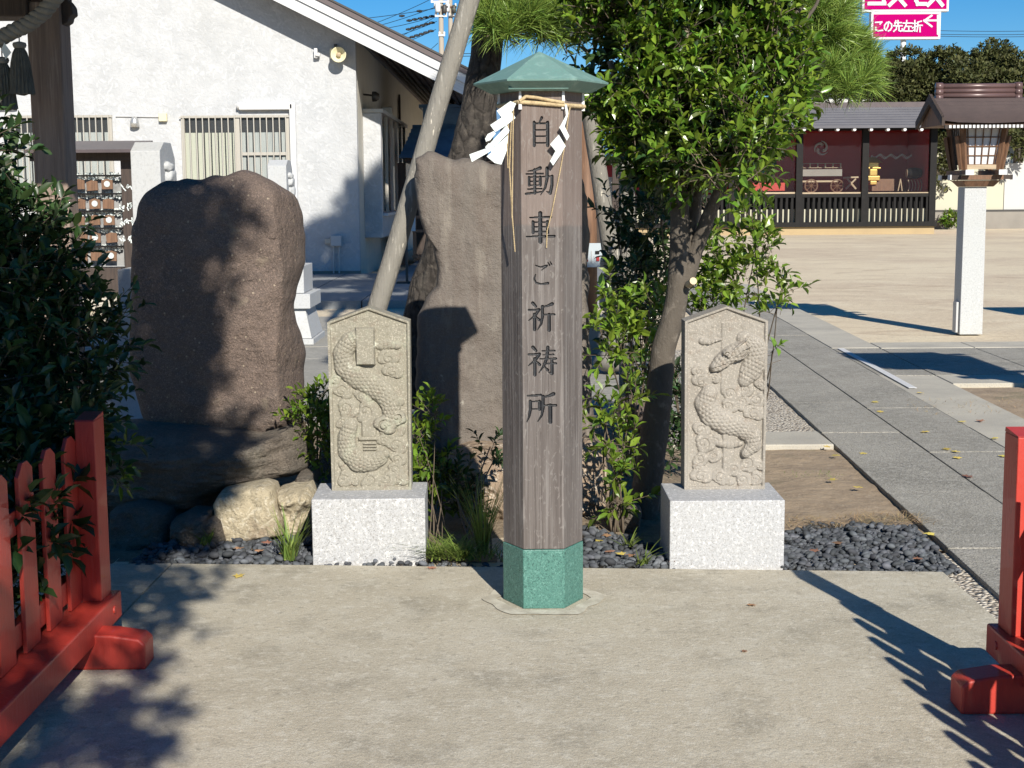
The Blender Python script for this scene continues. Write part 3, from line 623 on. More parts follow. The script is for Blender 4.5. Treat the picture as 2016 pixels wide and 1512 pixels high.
# ================================================================== DRAGON STELES ON GRANITE BLOCKS
def cloud(h, X, Y, cx, cy, r, H_=.006, seed=0):
    H_ = H_*1.7; X = X+6*(fbm(X/34, Y/34, seed+2, 2)-.5)*2; Y = Y+6*(fbm(X/34, Y/34, seed+9, 2)-.5)*2
    b = np.zeros_like(h); n = 3+seed % 2
    for k in range(n+1):
        an = math.pi*(1.02+k/n*.96)+seed*.35; q = .62 if k in (0, n) else .72
        x0, y0 = cx+r*.55*math.cos(an), cy-r*.42*math.sin(an)*-1
        d = np.hypot(X-x0, (Y-y0)*1.1)/(r*q); b = np.maximum(b, H_*np.sqrt(np.clip(1-d**4, 0, 1)))
    d = np.hypot(X-cx, (Y-cy)*1.15)/(r*.62); b = np.maximum(b, H_*1.05*np.sqrt(np.clip(1-d**3, 0, 1)))
    ang = np.arctan2(Y-cy, X-cx); dd = np.hypot(X-cx, Y-cy); sp = (dd/(r*.52)-ang/(2*math.pi)+.1*seed) % 1.0
    b = b-H_*.42*np.exp(-((sp-.5)/.13)**2)*(dd < r*.62)*(b > 0)
    return np.maximum(h, b)
def stele(label, yaw, c, px_face, zb, mats, draw, w=.335, thick=.13):
    """c: centre of the front foot line; heights from photo rows"""
    root = thing('dragon_stele', label, 'carved stone', (c.x, c.y, zb), 'dragon steles beside the post')
    zs_ = P(c.x/c.y*F+1008, px_face[0], c.y).z; za = P(c.x/c.y*F+1008, px_face[1], c.y).z
    stp = .0022; nx = int(w/stp); nz = int((za-zb)/stp)
    u = np.linspace(0, 1, nx+1); v = np.linspace(0, 1, nz+1); U, Vv = np.meshgrid(u, v)
    top = zs_+(za-zs_)*(1-np.abs(2*U-1)); Zz = zb+Vv*(top-zb); Xx = (U-.5)*w*(1+.02*Vv)
    # drawing coordinates: the zoomed crop's (x 150..600, y 75..1110)
    DX = 150+U*450; DY = 1112-(Zz-zb)/(za-zb)*1037
    h = draw(DX, DY)
    edge = np.minimum(np.minimum(U, 1-U)*w, np.minimum((Zz-zb), (top-Zz))); bord = np.clip((.014-edge)/.004, 0, 1)
    h = h*(1-bord)+.0135*bord
    h += .0012*(fbm(U*60, Zz*160, 4)-.5)+.003*(fbm(U*12, Zz*30, 9)-.5)
    m = Matrix.Translation((c.x, c.y, 0)) @ Matrix.Rotation(yaw, 4, 'Z')
    V0 = np.stack([Xx, .0135-h, Zz], -1).reshape(-1, 3)
    i, j = np.meshgrid(np.arange(nx), np.arange(nz)); a = (j*(nx+1)+i).ravel(); Q = np.stack([a, a+1, a+nx+2, a+nx+1], 1)
    M3 = np.array(m)[:3, :3]; V = V0 @ M3.T+np.array([c.x, c.y, 0])
    me = np_mesh('carved_face', V, [Q], ORG[root.name]); finish('carved_face', me, mats, root, ORG[root.name], smooth=True, fixn=False)
    mb = MB(); prof = [(-w/2, zb), (w/2, zb), (w/2*1.02, zs_), (0, za), (-w/2*1.02, zs_)]
    mb.frust([(x, .016, z) for x, z in prof], [(x, thick, z) for x, z in prof])
    mb.add([(x, yy, z) for yy in (0.0, .0165) for x, z in prof], [(i_, (i_+1) % 5, (i_+1) % 5+5, i_+5) for i_ in range(5)]); mb.xf(m)
    mb.build('slab_body', mats, root); return root
def scales(h, DX, DY, T, dd, H_):
    k = np.sin(T/9.0*math.pi/2+np.where(np.sin(dd*9) > 0, math.pi/2, 0)); return h*(1+.0*k)
def body(h, DX, DY, pts, H_=.017):
    pts = [(a, b, c*(1.06 if c > 35 else 1.0)) for a, b, c in pts]
    dd, T = seg(DX, DY, pts); b = H_*np.sqrt(np.clip(1-dd**2, 0, 1))
    sc = .0042*(np.abs(np.sin(T/7.0))*np.abs(np.sin(dd*9+np.floor(T/7.0/math.pi)*math.pi/2)))*(dd < .93)
    return np.maximum(h, b+sc*1.2)
def slabh(h, DX, DY, x0, x1, y0, y1, H_):
    e = np.minimum(np.minimum(DX-x0, x1-DX), np.minimum(DY-y0, y1-DY)); return np.maximum(h, H_*np.clip(e/9, 0, 1)**.6*(e > 0))
def draw_left(X, Y):
    h = np.zeros_like(X)+.0035*(fbm(X/22, Y/22, 3)-.3)*(Y < 330)*2
    for (cx, cy, r, s) in [(480, 365, 50, 0), (500, 440, 48, 1), (215, 550, 52, 2), (325, 578, 44, 3), (232, 648, 56, 4), (345, 665, 60, 5), (212, 720, 36, 6), (490, 762, 58, 7), (445, 835, 34, 1), (512, 862, 52, 2), (515, 940, 42, 3), (500, 1000, 44, 4),
                           (215, 1045, 44, 5), (360, 1052, 52, 6), (450, 1045, 50, 7), (530, 1060, 40, 1), (265, 1062, 30, 2), (525, 610, 30, 3), (180, 480, 26, 4)]: h = cloud(h, X, Y, cx, cy, r*1.12, .0065, s)
    h = body(h, X, Y, [(330, 232, 44), (268, 268, 50), (228, 335, 52), (242, 410, 58), (300, 465, 62), (385, 510, 62), (452, 560, 60), (490, 620, 54), (492, 680, 48), (480, 730, 40)], .026)
    h = body(h, X, Y, [(262, 740, 40), (238, 810, 48), (244, 890, 54), (300, 950, 56), (370, 955, 52), (425, 930, 42), (458, 905, 24)], .025)
    for (cx, cy, q, s_) in [(450, 745, 62, 2), (520, 700, 46, 4)]: h = np.maximum(h, cloud(np.zeros_like(X), X, Y, cx, cy, q, .016, s_))
    h = slabh(h, X, Y, 300, 410, 185, 400, .034); h = h
    h = slabh(h, X, Y, 322, 408, 690, 812, .0105); h = slabh(h, X, Y, 302, 430, 805, 832, .014)
    for k in range(5): h = slabh(h, X, Y, 328, 408, 840+k*17, 853+k*17, .0165)
    h = body(h, X, Y, [(430, 290, 26), (480, 285, 28), (535, 292, 20)], .014)
    h = body(h, X, Y, [(200, 960, 14), (225, 1010, 12), (270, 1040, 8)], .006)
    return h
def draw_right(X, Y):
    h = np.zeros_like(X)+.0035*(fbm(X/20, Y/20, 5)-.3)*(Y < 420)*2
    for (cx, cy, r, s) in [(230, 440, 42, 0), (240, 500, 52, 1), (305, 480, 34, 2), (395, 570, 56, 3), (385, 640, 48, 4), (445, 640, 34, 2), (480, 545, 42, 5), (470, 610, 34, 6), (545, 600, 44, 7), (530, 685, 56, 1), (560, 520, 34, 2), (235, 775, 50, 3), (250, 850, 60, 4),
                           (315, 830, 34, 5), (230, 935, 46, 6), (310, 920, 40, 7), (240, 1040, 56, 1), (345, 1050, 52, 2), (420, 1000, 44, 3), (470, 1058, 48, 4), (545, 1050, 44, 5), (500, 960, 58, 6), (560, 980, 34, 2), (220, 990, 30, 3), (390, 1075, 34, 0)]: h = cloud(h, X, Y, cx, cy, r*1.0, .0065, s)
    h = slabh(h, X, Y, 346, 455, 160, 560, .0065)
    h = slabh(h, X, Y, 357, 450, 780, 850, .010); h = body(h, X, Y, [(335, 850, 18), (400, 862, 22), (465, 850, 16)], .015); h = slabh(h, X, Y, 360, 430, 870, 1040, .0095)
    h = body(h, X, Y, [(470, 255, 40), (535, 300, 52), (545, 370, 62), (510, 440, 60), (480, 490, 40)], .024)
    h = body(h, X, Y, [(285, 560, 44), (262, 620, 56), (300, 690, 62), (380, 735, 62), (460, 760, 54), (525, 800, 50), (535, 860, 42), (490, 905, 30)], .027)
    # head: snout, jaw, brow, horns
    h = body(h, X, Y, [(310, 415, 26), (345, 385, 38), (400, 345, 50), (450, 315, 46)], .034)
    h = body(h, X, Y, [(306, 432, 14), (340, 425, 14), (380, 402, 14)], .028)
    for s_ in ([(395, 335, 12), (440, 290, 9), (480, 262, 5)], [(420, 350, 11), (460, 318, 8), (500, 300, 5)], [(430, 375, 9), (470, 360, 7), (500, 330, 4)]): h = body(h, X, Y, s_, .040)
    h = cloud(h, X, Y, 372, 340, 26, .030, 2)
    for (a, b) in ((310, 395), (330, 372)): h -= .006*np.exp(-(((X-a)**2+(Y-b)**2)/50))
    h = np.where((np.abs(Y-418+(X-310)*.35) < 3.0) & (X > 296) & (X < 372), h-.007, h)
    h = body(h, X, Y, [(245, 270, 20), (280, 278, 14), (345, 262, 6)], .012)
    return h
def granite_block(label, p, wd, dp, hgt, yaw):
    m = Matrix.Translation((p.x, p.y, 0)) @ Matrix.Rotation(yaw, 4, 'Z')
    mb = MB().box((wd/2, dp/2, hgt/2-.03), (wd, dp, hgt+.06)); mb.xf(m)
    return mb.build('granite_block', 'granite_white', None, bevel=.004, label=label, cat='stone block', group='granite blocks under the dragon steles', loc=(p.x, p.y, 0))
bl = G(616, 1104); zt = P(725, 983, bl.y).z
granite_block('speckled white granite block left of the post, under the mossy dragon stele', bl, .465, .34, zt, R(1.5))
br = G(1318, 1112); zt2 = P(1430, 985.5, br.y).z
granite_block('speckled white granite block right of the post, under the beige dragon stele', br, .463, .36, zt2, 0)
cl = Vector((P(733, 972, 6.02).x, 6.0, 0)); stele('mossy greenish stele with a dragon body coiled round a sword, left of the post', R(1.5), cl, (634, 605), zt, 'stele_mossy', draw_left)
cr_ = Vector((P(1425, 972, 5.95).x, 5.93, 0)); stele('beige stele with a dragon head and coiled body in clouds, right of the post', R(0), cr_, (632, 603), zt2, 'stele_beige', draw_right)

# ================================================================== BIG STONES
ms = outline_stone('memorial_stone', 'stone_brown', [(300, 850), (285, 812), (263, 745), (262, 640), (266, 500), (264, 455), (276, 402), (291, 375), (325, 358), (380, 350), (440, 346), (462, 337), (482, 333), (505, 338), (530, 350), (555, 366), (574, 390), (582, 415), (590, 462), (592, 520), (583, 560), (572, 598),
    (576, 640), (586, 670), (589, 710), (586, 760), (588, 800), (585, 830), (575, 845), (540, 862), (450, 866), (360, 862)], 6.95, .36, p=11, amp=.016, seed=2, label='big rounded brown stone standing on a flat boulder, half in tree shade', cat='stone', na=260, nr=70, ridge=.006, rf=(1.8, 1.0), extra=lambda x, z: .20*max(0, x-P(556+8*math.sin(z*7), 600, 6.9).x)/.09 if x > P(556+8*math.sin(z*7), 600, 6.9).x else 0)
outline_stone('flat_boulder', 'stone_slab', [(150, 860), (205, 832), (300, 828), (420, 838), (520, 850), (575, 838), (592, 828), (608, 850), (621, 905), (600, 925), (540, 932), (490, 945), (430, 968), (415, 1000), (380, 1012), (300, 1010), (200, 1000), (150, 950)], 6.80, .80, p=2.6, amp=.05, seed=5,
    label='wide flat dark boulder carrying the big rounded brown stone', cat='boulder', na=240, nr=60, jag=.01, ridge=.06, rf=(1.4, 5.0))
ss = outline_stone('standing_slab', 'stone_umber', [(818, 312), (845, 305), (880, 306), (900, 312), (940, 318), (985, 326), (1040, 330), (1100, 335), (1150, 345), (1160, 450), (1158, 600), (1166, 750), (1172, 880), (1160, 905), (1000, 900), (900, 900), (828, 900), (819, 860), (819, 700), (821, 620), (838, 588), (862, 562), (860, 520), (852, 482), (834, 456),
    (825, 420), (817, 370)], 7.12, .20, p=18, amp=.014, sm=0, jag=.009, seed=8, label='tall grey brown stone slab with a torn left edge standing behind the post', cat='stone slab', na=260, nr=60, ridge=.010, rf=(2.5, 1.2))
outline_stone('base_boulder', 'stone_rust', [(880, 890), (930, 872), (1040, 880), (1160, 862), (1195, 890), (1212, 940), (1200, 990), (1175, 1040), (1120, 1062), (1020, 1065), (940, 1040), (890, 1000), (870, 940)], 6.95, .75, p=2.4, amp=.06, seed=11, label='rough rust coloured boulder under the tall slab, partly behind the post', cat='boulder', jag=.012, na=200, nr=46, ridge=.07, rf=(3, 3))
RG = 'garden rocks behind the concrete pad'
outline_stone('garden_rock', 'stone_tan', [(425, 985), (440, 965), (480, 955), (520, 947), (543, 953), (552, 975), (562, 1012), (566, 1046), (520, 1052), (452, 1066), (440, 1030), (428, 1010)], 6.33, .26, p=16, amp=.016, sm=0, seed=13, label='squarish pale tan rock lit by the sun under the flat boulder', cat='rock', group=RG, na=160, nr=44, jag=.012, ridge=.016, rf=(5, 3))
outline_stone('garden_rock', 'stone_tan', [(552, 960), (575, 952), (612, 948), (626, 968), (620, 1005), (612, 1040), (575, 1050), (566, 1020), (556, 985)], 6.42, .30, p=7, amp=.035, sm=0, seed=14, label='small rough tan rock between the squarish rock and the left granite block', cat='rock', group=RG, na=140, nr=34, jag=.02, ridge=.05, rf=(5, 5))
outline_stone('garden_rock', 'stone_slab', [(578, 950), (590, 930), (622, 925), (625, 948), (600, 955)], 6.60, .3, p=7, sm=0, amp=.02, seed=15, label='little brown wedge rock under the right end of the flat boulder', cat='rock', group=RG, na=80, nr=14)
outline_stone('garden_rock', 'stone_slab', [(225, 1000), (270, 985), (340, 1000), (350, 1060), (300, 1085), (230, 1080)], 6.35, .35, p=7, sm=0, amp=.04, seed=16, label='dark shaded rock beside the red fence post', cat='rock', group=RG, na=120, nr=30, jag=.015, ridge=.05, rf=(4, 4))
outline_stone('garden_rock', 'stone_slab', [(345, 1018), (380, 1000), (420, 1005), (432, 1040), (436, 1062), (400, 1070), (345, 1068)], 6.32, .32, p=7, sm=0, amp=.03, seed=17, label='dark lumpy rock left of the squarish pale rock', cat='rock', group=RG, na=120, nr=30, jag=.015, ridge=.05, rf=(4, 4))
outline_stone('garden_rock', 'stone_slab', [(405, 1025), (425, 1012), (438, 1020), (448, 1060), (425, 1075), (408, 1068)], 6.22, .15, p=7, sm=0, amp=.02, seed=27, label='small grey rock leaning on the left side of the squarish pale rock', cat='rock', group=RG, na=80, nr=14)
outline_stone('garden_rock', 'stone_slab', [(1190, 1010), (1205, 985), (1235, 985), (1262, 1000), (1258, 1030), (1240, 1062), (1200, 1060)], 6.5, .3, p=7, sm=0, amp=.03, seed=18, label='brown rock at the foot of the leafy tree, right of the post', cat='rock', group=RG, na=120, nr=30, jag=.015, ridge=.05, rf=(4, 4))
outline_stone('garden_rock', 'stone_brown', [(1205, 820), (1215, 790), (1240, 778), (1275, 785), (1290, 815), (1275, 840), (1225, 845)], 8.2, .4, p=3, amp=.04, seed=19, label='round dark rock on the ground behind the leafy tree trunk', cat='rock', group=RG, na=120, nr=30, jag=.015, ridge=.05, rf=(4, 4))

# pebbles
def pebbles(name, poly, n, seed, zf=0.0, sc=1.0):
    rng = np.random.default_rng(seed); gs = [G(x, y) for x, y in poly]
    xs = [g.x for g in gs]; ys = [g.y for g in gs]
    def inside(x, y):
        c = False
        for i in range(len(gs)):
            a, b = gs[i], gs[i-1]
            if (a.y > y) != (b.y > y) and x < (b.x-a.x)*(y-a.y)/(b.y-a.y)+a.x: c = not c
        return c
    import bmesh
    bm = bmesh.new(); bmesh.ops.create_icosphere(bm, subdivisions=2, radius=1); base = np.array([v.co[:] for v in bm.verts]); fc = np.array([[v.index for v in f.verts] for f in bm.faces]); bm.free()
    Vs = []; Fs = []; k = 0; tries = 0; placed = []
    while k < n and tries < n*40:
        tries += 1; x = rng.uniform(min(xs), max(xs)); y = rng.uniform(min(ys), max(ys))
        if not inside(x, y): continue
        s = (.009+.018*rng.random()**1.8)*sc; lay = rng.random() < .14
        if not lay and any((x-a)**2+(y-b)**2 < (.62*(s+c))**2 for a, b, c in placed[-500:]): continue
        if not lay: placed.append((x, y, s))
        ab = (s*(1+.35*rng.random()), s*(.72+.2*rng.random()), s*(.5+.25*rng.random()))
        m = np.array(Matrix.Rotation(rng.random()*6.3, 3, 'Z') @ Matrix.Rotation(rng.normal()*.35, 3, 'X') @ Matrix.Rotation(rng.normal()*.3, 3, 'Y'))
        q = (base*np.array(ab)*(1+.10*np.sin(base[:, [1]]*3+k))) @ m.T+np.array([x, y, zf-.022+ab[2]*.8+(s*.8 if lay else 0)])
        Vs.append(q); Fs.append(fc+k*len(base)); k += 1
    org = Vector((np.mean(xs), np.mean(ys), zf-.02)); me = np_mesh(name, np.concatenate(Vs), [np.concatenate(Fs)], org)
    return finish(name, me, 'pebble', None, org, smooth=True, kind='stuff', fixn=False)
o = pebbles('black_pebbles', [(1540, 1112), (1545, 1045), (1590, 1028), (1700, 1030), (1800, 1032), (1890, 1122), (1860, 1122), (1700, 1116)], 2600, 1, 0, .72); props(o, 'bed of smooth dark grey pebbles right of the right granite block', 'pebbles')
o = pebbles('black_pebbles', [(1148, 1108), (1150, 1035), (1230, 1050), (1320, 1085), (1330, 1112)], 800, 2, 0, .76); props(o, 'dark pebbles mixed with dry leaves between the post and the right granite block', 'pebbles')
o = pebbles('black_pebbles', [(250, 1110), (300, 1070), (440, 1055), (620, 1040), (624, 1104)], 1000, 3, 0, .8); props(o, 'dark pebbles in front of the pale rocks left of the left granite block', 'pebbles')
o = pebbles('black_pebbles', [(612, 1110), (612, 1098), (860, 1098), (990, 1105), (990, 1112), (700, 1108)], 110, 4, 0, .62); props(o, 'thin line of dark pebbles along the foot of the left granite block', 'pebbles')

# ================================================================== RED FENCES
def fence(label, sx, yp, inn, n, ft=.228):
    """runs along y from its end post at yp towards the camera; sx=+1: the fence on the left, seen from its right side"""
    ztop = .775; root = thing('red_fence', label, 'fence', (inn, yp, 0), 'red picket fences at the pad')
    pc = inn+sx*.016
    MB().box((pc, yp, (ztop+.17)/2), (.064, .115, ztop-.172)).build('post', 'red_paint', root, bevel=.003)
    MB().frust([(pc-.032, yp-.0575, ztop), (pc+.032, yp-.0575, ztop), (pc+.032, yp+.0575, ztop), (pc-.032, yp+.0575, ztop)],
               [(pc-.031, yp-.056, ztop+.002), (pc+.031, yp-.056, ztop+.002), (pc+.031, yp+.056, ztop+.014), (pc-.031, yp+.056, ztop+.014)]).build('post_cap', 'red_paint', root)
    L = n*.215+.35
    MB().bx(inn-sx*.09, inn+sx*.074, yp+.085-L, yp+.085, .080, .172).build('ground_beam', 'red_paint', root, bevel=.007)
    MB().lathe([(.012, -.004), (.014, 0), (.012, .004)], (inn+sx*.074, yp-.01, .13), 10, ax='X').build('peg', 'red_paint', root)
    for z in (.235, .565): MB().bx(inn-sx*.0285, inn-sx*.058, yp+.15-L+.2, yp-.058, z-.036, z+.036).build('rail', 'red_paint', root, bevel=.002)
    sl = None
    for k in range(n):
        yc = yp-.115-k*.215; w2 = .062
        if sl is None:
            mb = MB(); prof = [(yc-w2, .174), (yc+w2, .174), (yc+w2, .706), (yc+.020, .732), (yc-.022, .732), (yc-w2, .696)]
            mb.prism([(inn-sx*.028, a, b) for a, b in prof], (sx*.013, 0, 0)); sl = mb.build('picket', 'red_paint', root, bevel=.002); y_first = yc
        else:
            c = sl.copy(); link(c); c.parent = root; c.location = (0, yc-y_first, 0)
    for yf in (yp-.19, yp-1.5):
        a, b = inn-sx*.36, inn+sx*ft
        prof = [(a, 0), (b, 0), (b, .082), (b-sx*.02, .100), (b-sx*.11, .114), (inn, .118), (a+sx*.1, .114), (a, .10)]
        MB().prism([(x, yf-.055, z) for x, z in prof], (0, .11, 0)).build('foot_block', 'red_paint', root, bevel=.007)
    return root
fence('red picket fence on the left, partly overgrown by the dark hedge', 1, 4.695, -1.405, 12, .233)
fence('red fence post and foot at the right edge of the picture', -1, 4.245, 1.532, 14, .248)

# ================================================================== LEAFY TREE BY THE POST
rng = np.random.default_rng(21)
tr = thing('leafy_tree', 'glossy evergreen tree with a bent trunk between the post and the right stele', 'tree', (P(1280, 900, 6.62).x, 6.62, 0))
TY = 6.62
def T(px, py, dy=0): return P(px, py, TY+dy)
mb = MB(); limb(mb, [T(1262, 1030), T(1285, 880), T(1296, 790), T(1305, 700), T(1330, 600), T(1338, 500), T(1338, 400), T(1345, 280), T(1350, 150), T(1345, -60)], .071, .028, 14, .008, 3)
mb.build('trunk', 'bark_smooth', tr, smooth=True)
for i, (pts, r0, r1) in enumerate([([T(1345, 560), T(1375, 480), T(1405, 400, -.05), T(1440, 330, -.1), T(1480, 250, -.15)], .042, .016), ([T(1350, 520), T(1362, 440, .05), T(1376, 360, .1), T(1400, 260, .15)], .035, .015),
                                   ([T(1338, 380), T(1290, 300, -.1), T(1235, 220, -.15), T(1200, 120, -.2)], .035, .012), ([T(1345, 300), T(1400, 200, -.1), T(1500, 75, -.1), T(1540, 60, -.1), T(1580, 10, -.1)], .028, .010),
                                   ([T(1530, 62, -.1), T(1560, 65, -.1), T(1600, 20, -.1), T(1620, -20, -.1)], .012, .006), ([T(1345, 200), T(1300, 80, -.15), T(1270, -40, -.2)], .025, .01)]):
    limb(MB(), pts, r0, r1, 8, .006, i).build('limb', 'bark_smooth', tr, smooth=True)
q = T(1356, 560, -.05); MB().tube([q, q+Vector((.012, -.07, .02))], [.018, .017], 10).build('cut_stub', 'cut_wood', tr)
blobs = [(T(x, y, dy), (a, b, c)) for x, y, dy, a, b, c in [
    (1290, 120, -.1, .34, .34, .30), (1440, 150, -.15, .34, .32, .28), (1340, -40, -.05, .50, .42, .32), (1220, 40, -.1, .19, .24, .26), (1460, 240, -.2, .24, .26, .20), (1525, 205, -.15, .13, .2, .12), (1500, 80, -.1, .16, .2, .16),
    (1330, 230, -.15, .30, .3, .20), (1385, 310, -.1, .20, .22, .14), (1245, 150, -.15, .15, .2, .18), (1455, 20, -.1, .28, .3, .22), (1230, -80, 0, .3, .3, .3), (1450, -110, 0, .35, .35, .3), (1330, 330, 0, .16, .2, .10), (1200, 190, -.1, .14, .16, .12), (1260, 260, -.05, .15, .2, .12), (1490, 290, -.1, .07, .12, .05)]]
blobs += [((.93, 6.12, 1.62), (.17, .16, .12)), ((.98, 6.2, 1.80), (.2, .2, .15)), ((.74, 6.2, 1.66), (.12, .15, .08))]
pos, dr, up, ln, wd, tw = twigs(blobs, 225, rng, leaf=.054, per=7, shell=.5, tl=.09, gap=.16)
leaves_obj('foliage', 'leaf', tr, pos, dr, up, ln, wd, 300); twig_mesh('twigs', tw, tr, .0022)
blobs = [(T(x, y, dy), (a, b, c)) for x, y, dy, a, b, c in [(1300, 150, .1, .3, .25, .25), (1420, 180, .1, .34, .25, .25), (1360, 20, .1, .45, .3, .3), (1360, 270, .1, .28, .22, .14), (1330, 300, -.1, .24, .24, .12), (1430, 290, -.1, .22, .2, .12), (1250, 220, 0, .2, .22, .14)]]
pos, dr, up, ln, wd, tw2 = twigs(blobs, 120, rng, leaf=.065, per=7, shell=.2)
leaves_obj('inner_foliage', 'leaf_deep', tr, pos, dr, up, ln, wd)  # darker leaf colour stands in for shade inside the crown

def shrub(name, label, cat, base, blobs, dens, leaf, m, seed, n_ind=0, stems=4, shell=.3, per=7, tl=.09, r=.006, group=None, asp=.42):
    rg = np.random.default_rng(seed); t = thing(name, label, cat, base, group)
    pos, dr, up, ln, wd, tw = twigs(blobs, dens, rg, leaf=leaf, per=per, shell=shell, tl=tl, asp=asp)
    leaves_obj('foliage', m, t, pos, dr, up, ln, wd, n_ind); twig_mesh('twigs', tw, t, .0018)
    for i in range(min(stems, len(blobs))):
        c, rad = blobs[i]; b = Vector(base)+Vector((rg.normal()*.03, rg.normal()*.03, -.02)); c = Vector(c)
        limb(MB(), [b, b.lerp(c, .5)+Vector((rg.normal()*.03, 0, .03)), c+Vector((0, 0, rad[2]*.5))], r, r*.4, 6).build('stem', 'twig', t, smooth=True)
    return t
def BL(Y, *a): return [(P(x, y, Y+dy), (rx, ry, rz)) for x, y, dy, rx, ry, rz in a]
shrub('leafy_shrub', 'tall loose shrub with small bright leaves between the post and the leafy tree', 'shrub', G(1235, 960), BL(6.75, (1215, 690, 0, .13, .12, .09), (1180, 655, 0, .09, .08, .05), (1250, 640, .1, .12, .12, .07), (1205, 590, .1, .08, .1, .05), (1280, 590, .1, .07, .1, .06)), 135, .060, 'leaf_light', 31, 140, 7, .2)
shrub('leafy_shrub', 'low drooping shrub with bright leaves right beside the post above the brown rock', 'shrub', G(1215, 1040), BL(6.35, (1195, 820, 0, .07, .07, .04), (1215, 870, 0, .07, .07, .05), (1220, 930, -.05, .045, .05, .06), (1215, 985, -.05, .06, .06, .035), (1175, 780, 0, .04, .04, .02), (1245, 780, 0, .04, .05, .03)), 250, .056, 'leaf_light', 32, 100, 6, .1)
shrub('leafy_shrub', 'wide bright green shrub behind the right dragon stele', 'shrub', G(1470, 880), BL(8.0, (1450, 560, 0, .18, .16, .12), (1410, 500, 0, .14, .15, .10), (1490, 500, 0, .12, .12, .10), (1480, 430, 0, .07, .10, .06), (1540, 570, 0, .09, .1, .03), (1400, 590, 0, .12, .14, .12), (1530, 610, -.1, .07, .07, .03), (1520, 700, 0, .04, .05, .05), (1420, 650, 0, .14, .15, .1), (1505, 400, 0, .03, .04, .02)), 145, .062, 'leaf_light', 33, 160, 8, .2)
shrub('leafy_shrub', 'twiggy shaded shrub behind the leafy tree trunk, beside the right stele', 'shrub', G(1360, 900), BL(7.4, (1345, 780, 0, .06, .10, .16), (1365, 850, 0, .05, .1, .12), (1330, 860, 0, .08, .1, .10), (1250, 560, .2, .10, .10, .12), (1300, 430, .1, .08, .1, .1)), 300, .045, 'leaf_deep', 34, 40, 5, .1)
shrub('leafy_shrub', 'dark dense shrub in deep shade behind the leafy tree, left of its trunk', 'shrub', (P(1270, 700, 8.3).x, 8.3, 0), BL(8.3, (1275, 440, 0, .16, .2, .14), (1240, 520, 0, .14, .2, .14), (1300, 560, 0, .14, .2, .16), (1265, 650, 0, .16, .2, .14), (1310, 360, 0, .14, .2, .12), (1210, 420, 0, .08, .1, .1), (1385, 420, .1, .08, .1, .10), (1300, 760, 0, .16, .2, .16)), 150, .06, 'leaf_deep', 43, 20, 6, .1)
shrub('small_bush', 'small round bush between the brown stone and the mossy dragon stele', 'bush', G(630, 960), BL(6.7, (625, 805, 0, .07, .07, .05), (605, 830, 0, .06, .06, .035), (640, 845, 0, .06, .06, .06), (640, 900, 0, .04, .05, .05)), 800, .040, 'leaf_light', 35, 80, 3, .1, group=None)
shrub('climbing_shrub', 'slender upright shrub growing between the mossy stele and the post', 'shrub', G(865, 1075), BL(6.42, (858, 815, 0, .025, .03, .05), (822, 855, 0, .03, .04, .03), (860, 905, 0, .03, .04, .04), (845, 940, 0, .055, .05, .04), (825, 905, 0, .035, .04, .03), (865, 970, 0, .03, .04, .05), (835, 975, 0, .035, .04, .03)), 620, .050, 'leaf_light', 36, 70, 7, .1, r=.0028)
shrub('leafy_sprig', 'single leafy sprig reaching out beside the post in front of the slab', 'sprig', G(950, 1075), BL(6.4, (965, 885, 0, .04, .03, .025), (975, 905, 0, .03, .03, .02), (880, 930, 0, .05, .05, .04), (900, 960, 0, .07, .06, .06), (930, 1010, 0, .06, .06, .05)), 520, .042, 'leaf_deep', 37, 30, 5, .1)
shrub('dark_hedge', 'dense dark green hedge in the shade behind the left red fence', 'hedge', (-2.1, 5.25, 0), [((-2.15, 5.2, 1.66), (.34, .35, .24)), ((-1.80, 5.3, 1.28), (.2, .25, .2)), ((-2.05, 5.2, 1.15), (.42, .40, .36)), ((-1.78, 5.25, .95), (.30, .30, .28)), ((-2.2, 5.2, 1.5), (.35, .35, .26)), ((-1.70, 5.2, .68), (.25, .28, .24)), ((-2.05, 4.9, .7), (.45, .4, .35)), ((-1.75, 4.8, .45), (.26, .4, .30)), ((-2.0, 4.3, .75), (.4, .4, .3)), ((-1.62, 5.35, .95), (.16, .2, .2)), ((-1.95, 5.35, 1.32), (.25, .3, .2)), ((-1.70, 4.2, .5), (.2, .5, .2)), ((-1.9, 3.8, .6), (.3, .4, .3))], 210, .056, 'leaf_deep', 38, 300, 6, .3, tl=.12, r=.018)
for k, (x, y, Y) in enumerate([(60, 1080, 4.35), (100, 1020, 4.52), (115, 1070, 4.52), (45, 1150, 4.3), (78, 1130, 4.42), (125, 1010, 4.66)]):
    pass
def SG(*a): return [(P(px, py, 1.43*F/(1008-px)), (.022, .03, .045)) for px, py in a]
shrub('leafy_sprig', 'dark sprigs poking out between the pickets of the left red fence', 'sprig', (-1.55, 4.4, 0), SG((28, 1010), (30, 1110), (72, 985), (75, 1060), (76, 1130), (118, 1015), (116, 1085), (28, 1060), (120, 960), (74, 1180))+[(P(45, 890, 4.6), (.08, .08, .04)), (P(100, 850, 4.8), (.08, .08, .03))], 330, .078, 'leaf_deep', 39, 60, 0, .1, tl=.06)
shrub('leafy_sprig', 'pale feathery leaves at the right end of the dark hedge by the fence post', 'sprig', (-1.45, 5.3, 0), BL(5.4, (215, 890, 0, .04, .05, .03), (215, 930, 0, .025, .04, .03)), 300, .07, 'leaf', 40, 10, 0, .1, asp=.25)

